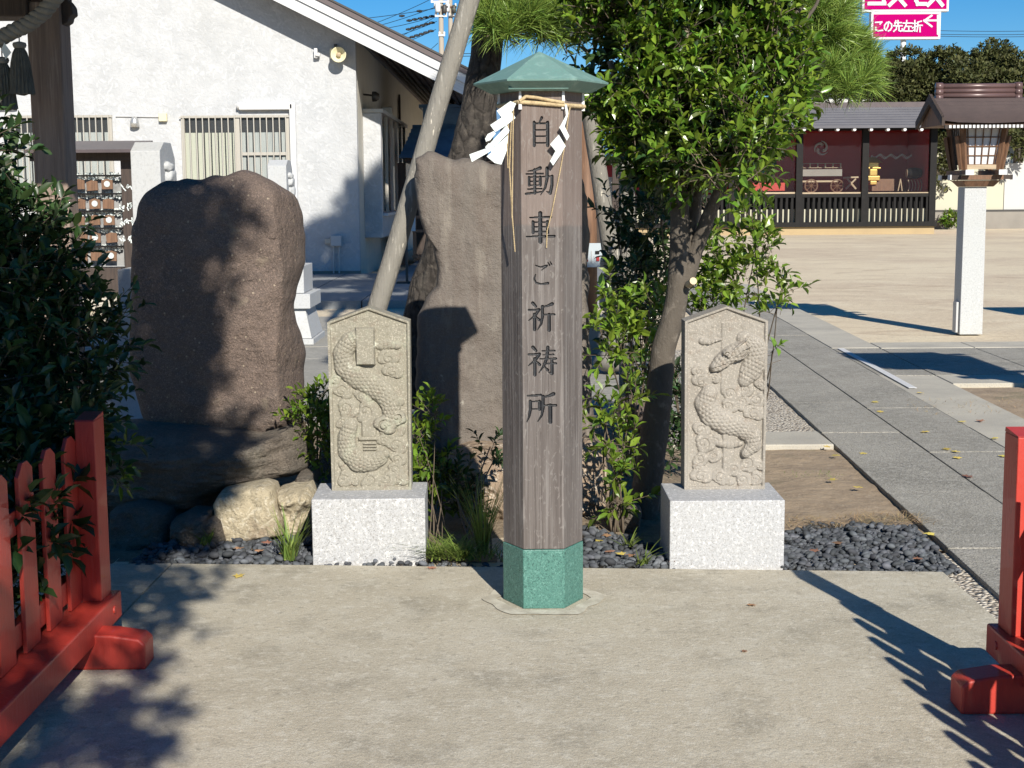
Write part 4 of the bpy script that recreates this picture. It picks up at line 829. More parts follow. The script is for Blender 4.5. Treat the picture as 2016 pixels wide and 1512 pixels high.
# grassy plants
def blades(name, label, cat, c, n, ln, wdt, seed, spread=.5, m='grass', kind=None, up=1.0, area=0.0, segs=3):
    rg = np.random.default_rng(seed); mb = MB()
    for _ in range(n):
        a = rg.random()*6.283; d = Vector((math.cos(a)*spread, math.sin(a)*spread, up)).normalized(); L = ln*(.5+.6*rg.random()); s = Vector((-math.sin(a), math.cos(a), 0))*wdt/2
        b = Vector(c)+Vector((rg.normal()*.012+(rg.random()-.5)*area, rg.normal()*.012+(rg.random()-.5)*area*.6, 0)); vs = []
        lean = .3+rg.random()*.9
        for k in range(segs+1):
            f = k/segs; p = b+d*L*f+Vector((d.x, d.y, -.55))*L*f*f*lean*.5; w_ = s*(1-f*.92); vs += [p-w_, p+w_]
        mb.add(vs, [(2*k, 2*k+1, 2*k+3, 2*k+2) for k in range(segs)])
    return mb.build(name, m, None, label=label, cat=cat, kind=kind, loc=c)
blades('grassy_plant', 'tall bright green spiky plant growing from the pebbles before the pale rocks', 'plant', G(572, 1102), 60, .26, .009, 51, .35)
blades('grassy_plant', 'small spiky plant at the left end of the sunlit pebbles', 'plant', G(402, 1072), 26, .12, .007, 52, .6)
blades('grassy_plant', 'small pale spiky plant by the brown rock right of the post', 'plant', G(1238, 1075), 16, .12, .009, 53, .9)
blades('grassy_plant', 'small spiky plant at the pad edge beside the right granite block', 'plant', G(1262, 1110), 14, .16, .008, 54, 1.0)
blades('grassy_plant', 'wispy tall grass plant in shade just left of the post', 'plant', G(950, 1090), 90, .42, .006, 55, .25)
blades('fern', 'feathery light green fern at the right foot of the left granite block', 'fern', G(885, 1096), 260, .17, .007, 56, 1.0, area=.20, up=.8)
blades('fern', 'dark green weeds in the post shadow at the pad edge', 'weeds', G(945, 1098), 90, .13, .006, 57, .8, 'grass', area=.22)
o = blades('dry_grass', 'tuft line of dry straw coloured grass between dirt and pebbles', 'dry grass', G(1590, 1030), 240, .07, .003, 58, 1.6, 'grass_dry', 'stuff', up=.6, area=.36)
o = blades('dry_grass', 'dry straw grass against the slabs at the right end of the pebbles', 'dry grass', G(1745, 1022), 260, .075, .003, 59, 1.6, 'grass_dry', 'stuff', up=.7, area=.34)
o = blades('grass_tuft', 'small green grass tuft on the brown dirt patch', 'grass', G(1600, 935), 60, .03, .003, 60, 1.5, 'grass', 'stuff', area=.3)
o = blades('grass_tuft', 'dry grass on the dirt at the far right beside the walk', 'grass', G(1960, 800), 200, .05, .004, 61, 1.6, 'grass_dry', 'stuff', area=1.2)

# fallen leaves
def litter(px, py, m, s, z=.004, rot=None, label=None, group=None):
    g = G(px, py); a = random.random()*6.28 if rot is None else rot; mb = MB()
    pr = [(0, -.5), (.28, -.2), (.46, -.22), (.30, .08), (.36, .36), (.08, .26), (0, .55), (-.12, .25), (-.4, .34), (-.28, .05), (-.48, -.15), (-.22, -.2)]
    c, s_ = math.cos(a), math.sin(a)
    top = [(g.x+(x*c-y*s_)*s, g.y+(x*s_+y*c)*s, z+.10*s*abs(x)+.12*s*(y+.5)*random.random()) for x, y in pr]
    mb.prism(top, (0, 0, .0012)); return mb.build('fallen_leaf', m, None, label=label, cat='leaf', group=group)
def spread(rows, m, s_, z, group):
    for x, y, lb in rows: litter(x, y, m if m else random.choice(['litter_yellow', 'litter_brown', 'litter_brown']), s_, z, label=lb, group=group)
spread([(1812, 775, 'yellow leaf on the slabs just below the end of the white line'), (1722, 793, 'yellow leaf on the middle slab row, farthest from the viewer there'), (1733, 812, 'small pale leaf on the middle slab row below the farthest one'), (1893, 832, 'yellow leaf lying on the joint of the smooth slab row'),
        (1820, 852, 'yellow leaf alone in the middle of the rough slab row'), (1863, 886, 'yellow leaf nearest the left of three leaves close together on the slabs'), (1882, 891, 'tiny yellow leaf in the middle of three leaves close together on the slabs'), (1884, 903, 'pale leaf lowest of three leaves close together on the slabs'),
        (1975, 900, 'pale yellow leaf on the slabs close to the red fence post'), (1958, 865, 'yellow leaf on the smooth slabs left of the right picture edge')], 'litter_yellow', .055, .004, 'yellow leaves on the slabs')
spread([(1905, 940, 'curled brown leaf in the joint between two slab rows near the fence'), (1930, 830, 'small dark brown leaf on the smooth slab row')], 'litter_brown', .06, .004, 'brown leaves on the slabs')
spread([(1638, 945, 'biggest yellow leaf in the middle of the brown dirt patch'), (1690, 960, 'yellow leaf at the right of the brown dirt patch near the slab edge'), (1628, 880, 'yellow leaf on the dirt just below the kerb stone'), (1700, 893, 'yellow leaf in the corner where kerb stone and slabs meet'), (1645, 897, 'second yellow leaf below the kerb stone'),
        (1830, 1052, 'yellow leaf at the slab edge above the pebbles')], 'litter_yellow', .05, .0, 'yellow leaves on the dirt')
spread([(1603, 1090, 'dry leaf in the middle of the right pebble bed, just right of the granite block'), (1807, 1106, 'pale leaf at the lower right end of the right pebble bed'), (1648, 1075, 'brown leaf in the centre of the right pebble bed'), (1325, 1110, 'yellow leaf at the lower left corner of the right granite block'),
        (1200, 1092, 'yellow leaf on the pebbles close to the green foot of the post'), (1222, 1096, 'orange leaf touching the yellow one near the post foot'), (1240, 1100, 'brown leaf between the post and the small spiky plant'), (1180, 1070, 'brown curl high in the pebbles beside the post'), (1195, 1060, 'orange leaf near the brown rock right of the post'),
        (470, 1085, 'dry leaf at the left end of the sunlit pebbles'), (510, 1090, 'long orange leaf in the pebbles before the squarish pale rock'), (525, 1074, 'yellow leaf in the pebbles left of the tall spiky plant'), (560, 1096, 'reddish leaf at the foot of the tall spiky plant')], None, .045, .012, 'dry leaves among the pebbles')
litter(470, 1136, 'litter_yellow', .05, .003, label='single olive leaf on the concrete near the left tree shadow')
litter(850, 1120, 'litter_brown', .04, .003, label='small reddish leaf on the concrete below the fern')
litter(1480, 1193, 'litter_brown', .035, .003, label='dark little leaf on the open concrete right of the post')
litter(1466, 1284, 'litter_brown', .022, .003, label='tiny red scrap on the concrete nearest the camera')

# ================================================================== PINE TREE, ITS PROPS
pine = thing('pine_tree', 'tall pine with dark cracked bark leaning up behind the stone slab', 'tree', G(845, 780))
PY = 8.6
def Q_(px, py, dy=0): return P(px, py, PY+dy)
def trunk(pts, radii, name, m, par, n=22):
    mb = MB(); limb(mb, pts, radii[0], radii[1], n); nv = []
    for v in mb.v:
        k = noise.fractal(Vector((v[0]*7, v[1]*7, v[2]*4)), 1, 2, 4)*.022; nv.append((v[0]+k, v[1]+k*.6, v[2]))
    mb.v = nv; return mb.build(name, m, par, smooth=True)
tp = [Q_(822, 800), Q_(836, 620), Q_(868, 500), Q_(915, 330), Q_(942, 210), Q_(958, 90), Q_(975, -60), Q_(1010, -400, .2), Q_(1120, -900, .8), Vector((1.4, 11.0, 7.0)), Vector((2.2, 12.0, 9.3))]
trunk(tp, (.138, .05), 'trunk', 'bark_pine', pine, 26)
rng = np.random.default_rng(77)
vis = [(Q_(x, y, dy), (a, b, c)) for x, y, dy, a, b, c in [(990, 20, -.3, .16, .25, .12), (1060, 20, -.2, .22, .25, .16), (1150, 10, 0, .26, .3, .18), (990, -80, -.2, .3, .3, .2), (1100, -90, 0, .4, .4, .25), (1000, 60, -.4, .09, .1, .05), (1115, 70, -.1, .12, .15, .07), (1065, 55, -.2, .16, .2, .09), (1150, 50, 0, .16, .2, .12), (1020, 40, -.3, .14, .2, .09), (970, 45, -.4, .10, .12, .08),
       (1560, 40, .6, .40, .35, .36), (1640, 120, .5, .26, .3, .20), (1690, 130, .5, .13, .2, .12), (1500, 120, .8, .3, .3, .3), (1580, 10, .6, .26, .3, .25), (1620, 70, .5, .22, .25, .2), (1540, -80, .6, .45, .4, .3), (1600, 150, .4, .25, .3, .16), (1690, 155, .4, .16, .2, .14), (1650, 175, .3, .2, .2, .09), (1590, 60, .3, .3, .2, .25), (1672, 95, .4, .10, .15, .10)]]
tips, dirs = pine_pads(vis, 85, rng); needles_obj('needles', 'needle', pine, tips, dirs, .15, .0040, 58, rng)
mb = MB()
for (a, b) in zip(tips[::3], dirs[::3]): mb.tube([a-b*.16, a-b*.02], [.004, .0025], 3, cap=False)
mb.build('twigs', 'twig', pine, kind='stuff')
for i, pts in enumerate([[Q_(945, 60), Q_(1000, 10, -.1), Q_(1100, 10, 0), Q_(1160, -10, .1)], [Q_(1010, -300, .2), Q_(1250, -200, .4), Q_(1450, -60, .6), Q_(1560, 60, .6), Q_(1650, 130, .5)], [Q_(1450, -60, .6), Q_(1500, 60, .8), Q_(1520, 130, .8)]]):
    limb(MB(), pts, .05, .015, 8, .02, i+5).build('limb', 'bark_pine', pine, smooth=True)
# unseen high crown, placed and shaped to shade the hall's right end and the paving
def back(pt, t): return Vector(pt)+SUN*t
hi = []
for (x, z, t, r) in [(-2.2, 1.2, 17.5, 1.0), (-3.1, .4, 17, .9), (-1.2, 2.2, 18.0, 1.1), (-2.6, .0, 15.5, .9), (-1.0, .8, 17, 1.1), (-2.0, 2.1, 18.8, .62), (-3.55, -.2, 16, .6)]:
    p = back((x, 26, z), t); hi.append((p, (r, r, r*.55)))
for (x, y, t, r) in [(-2.6, 23, 13, .9), (-1.4, 22, 13, 1.0), (-2.2, 20, 10.5, .85), (-1.0, 19, 10, .9), (-1.5, 24.5, 14, 1.0), (-.4, 25, 15, 1.0), (-.2, 21, 12, .9), (.4, 23, 13, .9)]:
    p = back((x, y, 0), t); hi.append((p, (r, r, r*.5)))
tips, dirs = pine_pads(hi, 22, rng); needles_obj('high_needles', 'needle', pine, tips, dirs, .26, .016, 40, rng)
for i, (c, rad) in enumerate(hi):
    s0 = Vector((1.4, 11.0, 7.0)) if c.z > 6.5 else Vector((.9, 9.8, 4.6)); limb(MB(), [s0, s0.lerp(c, .5)+Vector((0, 0, .3)), c], .06, .02, 6, .03, i).build('limb', 'bark_pine', pine, smooth=True)

def log(name, label, a, b, r0, r1, group, m='log_grey', n=14):
    mb = MB(); mb.tube([a.lerp(b, k/16)+Vector((.004*noise.noise(Vector((k*.6, r0*90, 0))), 0, 0)) for k in range(17)], [(r0+(r1-r0)*k/16)*(1+.03*noise.noise(Vector((k*.9, r0*50, 3)))) for k in range(17)], n)
    return mb.build(name, m, None, smooth=True, label=label, cat='log prop', group=group, loc=a)
LG = 'weathered logs propping the pine'
log('prop_log', 'long weathered grey log leaning up across the pine trunk, left of the post', Vector((P(636, 963, 7.30).x, 7.30, .0)), P(949, -80, 7.42), .052, .048, LG)
log('prop_log', 'leaning grey log right of the post reaching down behind the shrub', Vector((P(1252, 800, 9.6).x, 9.6, 0)), P(1150, 150, 9.3), .062, .052, LG)
log('prop_log', 'upright pale log with a rope lashing behind the leafy tree', Vector((P(1236, 700, 9.7).x, 9.7, 0)), P(1234, 250, 9.7), .058, .052, LG)
log('prop_log', 'grey crossbar log lashed to the upright log behind the leafy tree', P(1222, 338, 9.55), P(1420, 352, 9.6), .055, .05, LG)
mb = MB()
for k in range(5): mb.lathe([(.066, -.006), (.074, 0), (.066, .006)], (P(1236, 330, 9.68).x, 9.68, P(1236, 318+k*8, 9.68).z), 14)
q = P(1240, 338, 9.55)
for k in range(4): mb.lathe([(.060, -.007), (.069, 0), (.060, .007)], (q.x-.05+k*.022, 9.56, q.z), 14, ax='X')
mb.build('rope_lashing', 'rope_grey', None, smooth=True, label='grey rope wound where the crossbar meets the upright log', cat='rope')
# log column with board
a = G(1160, 640); col = thing('log_column', 'thick brown log column with a small drawing board fixed to it, just right of the post', 'column', (P(1157, 590, 13.5).x, 13.5, 0))
x0 = P(1155, 590, 13.5).x
MB().tube([(x0, 13.5, .35), (x0, 13.5, P(1155, 240, 13.5).z)], [.10, .095], 16).build('log', 'brown_wood', col, smooth=True)
MB().bx(x0-.15, x0+.13, 13.36, 13.64, 0, .36).build('base_block', 'wall_dim', col, bevel=.01)
pa, pb = P(1140, 479, 13.3), P(1191, 526, 13.3)
MB().bx(pa.x-.2, pb.x, 13.29, 13.33, pb.z, pa.z).build('board', 'sign_board', col, bevel=.003)
for (x, y, w_, h_, m) in [(1150, 497, 14, 3, 'black_wood'), (1150, 513, 16, 4, 'red_wall'), (1176, 497, 8, 6, 'black_wood'), (1177, 510, 6, 8, 'red_wall'), (1165, 506, 1.5, 26, 'grey_plastic')]:
    c = P(x, y, 13.28); MB().box((c.x, 13.283, c.z), (w_*.0046, .006, h_*.0046)).build('drawing', m, col)
# stacked rocks behind
sr = thing('stacked_rocks', 'stack of layered brown rocks behind the leaning log', 'rocks', (P(1225, 600, 12).x, 12, 0))
for k in range(8):
    z = .05+k*.16; outline = MB(); rock(outline, (P(1222+random.uniform(-8, 8), 500, 12).x, 12, z+.06), (.36-.012*k+random.uniform(-.03, .03), .4, .20), 40+k, 3, .22); outline.build('rock', 'wall_dim', sr, smooth=True)

# ================================================================== SHADE TREE BEHIND THE CAMERA (out of view, its dapples are not)
sh = thing('shade_tree', 'broad tree standing behind the viewer, only its dappled shade is in view', 'tree', (-3.3, -1.6, 0))
rng = np.random.default_rng(91); sb = []
def sp(px, py, Y, t, r, rz=None):
    p = back(P(px, py, Y), t); sb.append((p, (r, r, rz or r*.8)))
for a in [(285, 430, 6.8, 6.8, .13), (330, 480, 6.8, 7, .16), (300, 560, 6.8, 6.6, .16), (330, 640, 6.8, 7, .19), (300, 740, 6.8, 7.1, .20), (350, 720, 6.8, 7, .15), (355, 800, 6.8, 6.8, .17), (400, 450, 6.8, 7.2, .11), (440, 440, 6.8, 7.4, .07), (400, 545, 6.8, 7, .10), (420, 590, 6.8, 7.3, .05), (300, 380, 6.8, 7, .14), (345, 365, 6.8, 6.8, .10), (400, 350, 6.8, 7, .06),
          (280, 880, 6.6, 7, .24), (380, 910, 6.5, 6.8, .18), (430, 900, 6.5, 7, .10), (300, 1000, 6.4, 6.6, .22), (390, 1010, 6.3, 6.8, .12), (250, 1060, 6.2, 6.5, .2), (200, 960, 6.4, 7, .22), (330, 1060, 6.2, 6.7, .15), (440, 870, 6.6, 7, .10),
          (240, 700, 9.5, 9.5, .3), (240, 620, 9.5, 9.4, .2), (255, 780, 9.5, 9.4, .3)]: sp(*a)
for (x, y, r, t) in [(200, 1130, .18, 6.6), (300, 1150, .10, 6.5), (370, 1165, .06, 6.6), (440, 1136, .045, 6.4), (290, 1215, .10, 6.3), (350, 1235, .05, 6.5), (230, 1180, .12, 6.2), (250, 1330, .08, 6), (150, 1400, .05, 6.1), (250, 1440, .12, 6.3), (60, 1470, .16, 6), (80, 1360, .08, 6.2), (160, 1500, .08, 6.3), (240, 1500, .07, 6.2)]:
    p = back(G(x, y), t); sb.append((p, (r, r, r*.8)))
for (x, y, z, r) in [(-1.9, 5.0, 1.1, .42), (-2.3, 5.1, 1.5, .4), (-2.3, 5.0, .7, .4), (-1.6, 5.1, .6, .28), (-1.43, 4.7, .65, .14), (-1.43, 4.35, .5, .12), (-1.43, 4.75, .45, .08), (-1.7, 5.3, 1.0, .25), (-1.95, 4.4, .8, .3), (-1.43, 4.1, .62, .14), (-1.40, 4.2, .2, .07)]:
    sb.append((back((x, y, z), 6.8), (r, r, r*.8)))
pos, dr, up, ln, wd, tw = twigs(sb, 170, rng, leaf=.085, per=7, shell=.05, tl=.11)
leaves_obj('foliage', 'leaf_deep', sh, pos, dr, up, ln, wd)
limb(MB(), [Vector((-3.3, -1.6, 0)), Vector((-3.2, -1.5, 2.0)), Vector((-2.6, -1.2, 3.6)), Vector((-1.6, -.6, 4.6))], .17, .09, 14).build('trunk', 'bark_smooth', sh, smooth=True)
for i in range(0, len(sb), 6):
    c = Vector(sb[i][0]); s0 = Vector((-1.9, -.8, 4.3)); limb(MB(), [s0, s0.lerp(c, .5)+Vector((0, 0, .15)), c], .02, .006, 5, .02, i).build('limb', 'bark_smooth', sh, smooth=True)

# ================================================================== WHITE ZODIAC STELES
def white_stele(label, cx, y):
    t = thing('white_stele', label, 'stone stele', (cx, y, 0), 'white carved steles on tall pedestals'); m = 'granite_pale'
    hw, dp, zt = .095, .42, 1.84
    mb = MB(); prof = [(y, 1.02), (y+dp, 1.02), (y+dp, zt-.10), (y+dp-.10, zt), (y+.12, zt), (y, zt-.06)]
    mb.prism([(cx-hw, a, b) for a, b in prof], (2*hw, 0, 0)); mb.build('column', m, t, bevel=.004)
    for k, (z, r) in enumerate([(1.62, .05), (1.52, .065), (1.40, .075), (1.28, .06), (1.18, .07), (1.68, .03)]):
        rock(MB(), (cx+hw+.005, y+.2+.05*math.sin(k*2.1), z), (.09, r*3, r*2.2), 60+k, 3, .35).build('relief_carving', m, t, smooth=True)
    MB().bx(cx-.20, cx+.20, y-.04, y+dp+.04, .78, 1.02).build('plinth_top', m, t, bevel=.006)
    MB().bx(cx-.26, cx+.26, y-.12, y+dp+.12, .50, .777).build('plinth_block', m, t, bevel=.006)
    MB().bx(cx-.33, cx+.33, y-.2, y+dp+.2, .35, .497).build('plinth_slab', m, t, bevel=.006)
    a, b = (.27, .14), (.33, .20)
    def rc(h, e, z): return [(cx-h, y-e, z), (cx+h, y-e, z), (cx+h, y+dp+e, z), (cx-h, y+dp+e, z)]
    MB().frust(rc(.34, .22, .05), rc(.27, .14, .347)).build('pedestal', m, t, bevel=.005)
    MB().bx(cx-.36, cx+.36, y-.24, y+dp+.24, -.03, .047).build('foot_slab', m, t, bevel=.006)
    return t
white_stele('nearer white carved stele partly hidden by the left side of the big brown stone', -2.355, 9.45)
white_stele('farther white carved stele on its pedestal seen right of the big brown stone', -2.355, 14.75)

# ================================================================== SHRINE PORCH (pillar, beam, rope)
por = thing('shrine_porch', 'dark wooden shrine pillar and roof beam at the top left corner', 'porch', (P(105, 600, 9).x, 9.0, 0))
xp = P(103, 300, 9.0).x
MB().box((xp, 9.05, 1.33), (.205, .21, 2.66)).build('pillar', 'pillar_wood', por, bevel=.012)
MB().box((xp, 9.05, 2.95), (.235, .25, .58)).build('pillar_head', 'dark_wood', por, bevel=.02)
prof = [(118, -5), (132, 0), (141, 12), (143, 28), (136, 32), (134, 42), (124, 48), (118, 50)]
MB().prism([P(x, y, 8.98) for x, y in prof], (0, .12, 0)).build('bracket_nose', 'dark_wood', por, bevel=.008)
a, b = P(-60, 40, 8.9), P(75, 2, 8.9)
MB().bx(-5.5, xp-.08, 8.9, 9.15, P(30, 36, 9).z, P(30, -30, 9).z).build('beam', 'dark_wood', por, bevel=.01)
MB().bx(-6.2, -1.95, 6.6, 10.8, 2.95, 3.12).build('roof', 'dark_wood', por)
rp = thing('sacred_rope', 'thick twisted grey straw rope sagging from the porch beam at top left', 'rope', P(60, 40, 8.6))
path = [P(x, y, 8.62) for x, y in [(150, -55), (112, -8), (85, 25), (55, 48), (25, 62), (-5, 78), (-40, 105), (-90, 120)]]
mb = MB(); twist(mb, path, .046, 7.5, 3, 8); mb.build('rope_strands', 'rope_grey', rp, smooth=True)
def tassel(label, px, py, s):
    c = P(px, py, 8.60); t = thing('straw_tassel', label, 'tassel', c, 'straw tassels on the sacred rope')
    MB().lathe([(.012, .0), (.036, -.006), (.040, -.02), (.034, -.034), (.026, -.04)], c, 14).build('knot', 'rope_grey', t, smooth=True)
    MB().tube([c+Vector((0, 0, -.003)), c+Vector((0, 0, .06))], .004, 6).build('loop', 'rope_grey', t)
    mb = MB(); n = 40
    prof = [(.027, -.038), (.040, -.065), (.052, -.12), (.062, -.20), (.072, -.30)]
    vs = []
    for i, (r, z) in enumerate(prof):
        for k in range(n): q = 2*math.pi*k/n; rr = r*(1+.07*((k % 2)*2-1)); vs.append((c.x+rr*math.cos(q), c.y+rr*math.sin(q), c.z+z+(random.uniform(-.006, .006) if i == 4 else 0)))
    mb.add(vs, [(i*n+k, i*n+(k+1) % n, (i+1)*n+(k+1) % n, (i+1)*n+k) for i in range(4) for k in range(n)]+[tuple(range(4*n, 5*n))]); mb.build('skirt', 'straw_grey', t)
tassel('straw tassel hanging beside the porch pillar, the right one', 38, 82, 1)
tassel('straw tassel cut by the left picture edge, the lower left one', 4, 112, 1)
pl = [P(x, y, 8.55) for x, y in [(8, 84), (22, 103), (11, 117), (6, 105), (2, 100)]]
MB().prism(pl, (0, .002, 0)).build('paper_scrap', 'paper', None, label='folded grey paper scrap hanging between the two straw tassels', cat='paper')

# ================================================================== PLAQUE RACK
RY = 19.3
def RP(px, py, dy=0): return P(px, py, RY+dy)
rk = thing('plaque_rack', 'dark wooden rack with a small roof holding rows of prayer plaques', 'rack', (RP(165, 590).x, RY, 0))
for (x0_, x1_) in ((236, 259), (66, 84)):
    a, b = RP(x0_, 300), RP(x1_+8, 600); MB().bx(a.x, RP(x1_, 300).x, RY, RY+.16, 0, a.z).build('upright', 'dark_wood', rk, bevel=.006)
a, b = RP(60, 303), RP(271, 316); MB().bx(a.x, b.x, RY-.05, RY+.2, b.z, a.z+.03).build('top_beam', 'dark_wood', rk)
a, b = RP(50, 289, -.3), RP(272, 297, -.3); MB().frust([(a.x, RY-.35, b.z-.02), (b.x, RY-.35, b.z-.02), (b.x, RY+.5, b.z+.1), (a.x, RY+.5, b.z+.1)], [(a.x, RY-.35, b.z+.02), (b.x, RY-.35, b.z+.02), (b.x, RY+.5, b.z+.16), (a.x, RY+.5, b.z+.16)]).build('rack_roof', 'copper_brown', rk)
rows = [346, 382, 416, 450, 486]
for y in rows:
    z = RP(160, y).z; MB().bx(RP(75, y).x, RP(240, y).x, RY+.03, RY+.07, z-.012, z+.012).build('rail', 'black_wood', rk)
MB().bx(RP(75, 500).x, RP(242, 500).x, RY+.17, RY+.19, RP(180, 525).z, RP(180, 352).z).build('paper_backing', 'paper_shaded', rk)
a = RP(180, 528); MB().bx(RP(75, 528).x, RP(236, 528).x, RY+.05, RY+.45, RP(180, 583).z, a.z).build('lower_box', 'dark_wood', rk, bevel=.01)
MB().bx(RP(60, 595).x, RP(236, 595).x, RY-.15, RY+.6, 0, RP(180, 585).z).build('base_board', 'kerb_concrete', rk)
ORD = ['top', 'second', 'third', 'fourth', 'bottom']; COL = ['left', 'middle', 'right']
for ri, y in enumerate(rows):
    for ci, x in enumerate((154, 183, 213)):
        w_, h_ = (22, 20); s = RY/F; c = RP(x+ri*2+random.uniform(-2, 2), y+17+random.uniform(-1, 2)); tilt = random.uniform(-.1, .1)
        t = thing('prayer_plaque', f'wooden prayer plaque in the {ORD[ri]} row, {COL[ci]} column of the rack', 'plaque', (c.x, RY, c.z), 'prayer plaques on the rack')
        W2, H2 = w_*s/2, h_*s/2; m = Matrix.Translation((c.x, RY-.01, c.z)) @ Matrix.Rotation(tilt, 4, 'Y')
        MB().prism([(-W2, 0, -H2), (W2, 0, -H2), (W2, 0, H2*.7), (0, 0, H2), (-W2, 0, H2*.7)], (0, .012, 0)).xf(m).build('board', 'brown_wood', t)
        if (ri+ci) % 2 == 0 and ci: MB().lathe([(H2*.6, -.004), (H2*.6, 0)], (0, 0, 0), 12, ax='Y').xf(Matrix.Translation((c.x, RY-.013, c.z))).build('picture', 'curtain', t)
mb = MB(); rg = np.random.default_rng(5)
for y in rows:
    for k in range(120):
        x = rg.uniform(128, 236); q = RP(x, y+rg.uniform(-5, 9)); s = rg.uniform(.010, .028)
        mb.box((q.x, RY+.08+rg.random()*.05, q.z), (s, .006, s*1.3), rg.random(), rg.random(), rg.normal()*.6)
for k in range(40):
    q = RP(rg.uniform(236, 262), rg.choice([370, 408, 436, 470])+rg.uniform(-6, 6)); mb.box((q.x, RY-.01, q.z), (.014, .006, .05), 0, 0, rg.normal()*.5)
for k in range(160):
    q = RP(rg.uniform(262, 274), rg.uniform(330, 480)); mb.box((q.x, RY+.1, q.z), (.04, .006, .03), 0, 0, rg.normal())
mb.build('paper_fortunes', 'paper', None, label='white folded paper fortunes tied all over the plaque rack', cat='paper', kind='stuff')

# ================================================================== WHITE HALL
HY = 26.0; hall = thing('white_hall', 'white plastered hall with a wide gable roof and barred windows, left background', 'building', (-6, HY, 0))
def W(px, py, dy=0): return P(px, py, HY+dy)
xc = W(706, 400).x; slope = .50
zf = lambda x: P(703, 74, HY-.66).z-.02-(x-xc)*slope     # underside of the verge at x
zw = lambda x: zf(x)+.10
mb = MB(); xl = -16; xr = xc
mb.prism([(xl, HY, .12), (xr, HY, .12), (xr, HY, zw(xr)), (-8.5, HY, zw(-8.5)), (xl, HY, zw(-8.5)-3)], (0, .2, 0)); mb.build('front_wall', 'plaster', hall)
MB().bx(xl, xr-.004, HY-.02, HY+.18, -.03, .118).build('plinth', 'wall_dim', hall)
MB().bx(xr-.2, xr+.002, HY+.2, 46, -.03, zw(xr)-.02).build('side_wall', 'plaster_beige', hall)
xe = P(918, 185, HY-.66).x+.06; yf0, yf1 = HY-.66, 47
def slabr(x0, x1, z0, z1, y0, y1, name, m):
    MB().prism([(x0, y0, zf(x0)+z0), (x1, y0, zf(x1)+z0), (x1, y0, zf(x1)+z1), (x0, y0, zf(x0)+z1)], (0, y1-y0, 0)).build(name, m, hall)
slabr(-8.5, xe, .0, .20, yf0, yf0+.04, 'fascia', 'white_paint'); slabr(-8.5, xe, .205, .36, yf0-.04, yf0+.04, 'fascia', 'white_paint')
for k in range(3): slabr(-8.5, xe, .055+k*.05, .060+k*.05, yf0-.004, yf0+.0, 'fascia_groove', 'grey_plastic')
slabr(-8.5, xe+.03, .365, .46, yf0-.07, yf1, 'roof', 'roof_brown'); slabr(-8.5, xe+.03, .463, .50, yf0-.09, yf1, 'roof_sheet', 'dark_plastic')
slabr(-8.5, xe-.02, .10, .16, yf0+.05, yf1, 'soffit', 'soffit')
for k in range(9): slabr(xc+.25+k*.19, xc+.32+k*.19, .03, .098, yf0+.06, yf1, 'soffit_slat', 'dark_wood')
MB().bx(xe-.1, xe+.03, yf0-.02, yf1, zf(xe)-.06, zf(xe)+.02).build('gutter', 'white_paint', hall)
def window(px0, px1, py0, py1, nb, fill, label=None, split=None):
    a, b = W(px0, py0), W(px1, py1); x0, x1, z1, z0 = a.x, b.x, a.z, b.z; yy = HY
    fr = MB()
    for (u0, u1, v0, v1) in ((x0, x0+.06, z0, z1), (x1-.06, x1, z0, z1), (x0+.06, x1-.06, z1-.05, z1), (x0+.06, x1-.06, z0, z0+.05)): fr.bx(u0, u1, yy-.05, yy-.002, v0, v1)
    wo = fr.build('window', 'aluminium', hall); ORG[wo.name] = ORG[hall.name]
    MB().bx(x0+.06, x1-.06, yy-.006, yy-.003, z0+.05, z1-.05).build('unlit_room_sheet', 'dark_room', wo)  # near-black sheet on the wall stands in for the unlit room
    n = int((x1-x0-.14)/.115)
    for k in range(n):
        xx = x0+.09+k*(x1-x0-.18)/(n-1); top = z1-.30
        if split and xx > x0+(x1-x0)*split: mt = 'curtain'
        else: mt = fill
        MB().bx(xx-.052, xx+.048, yy-.016, yy-.009, z0+.06, top).build('blind_slat', mt, wo)
    MB().bx(x0+.06, x1-.06, yy-.030, yy-.026, z0+.05, z1-.05).build('pane', 'glass', wo)
    if split: xx = x0+(x1-x0)*split; MB().bx(xx-.04, xx+.04, yy-.05, yy-.031, z0+.05, z1-.05).build('mullion', 'aluminium', wo)
    for k in range(nb): xx = x0+.05+k*(x1-x0-.1)/(nb-1); MB().bx(xx-.009, xx+.009, yy-.10, yy-.082, z0-.03, z1).build('bar', 'aluminium', wo)
    for z in (z1-.03, z0+.1): MB().bx(x0-.02, x1+.02, yy-.080, yy-.065, z-.012, z+.012).build('bar_rail', 'aluminium', wo)
window(357, 574, 228, 402, 17, 'blind', split=.52)
window(14, 228, 228, 400, 17, 'curtain')
MB().bx(W(478, 300).x, W(566, 300).x, HY-.075, HY-.053, W(500, 306).z, W(500, 300).z).build('inner_rail', 'aluminium', hall)
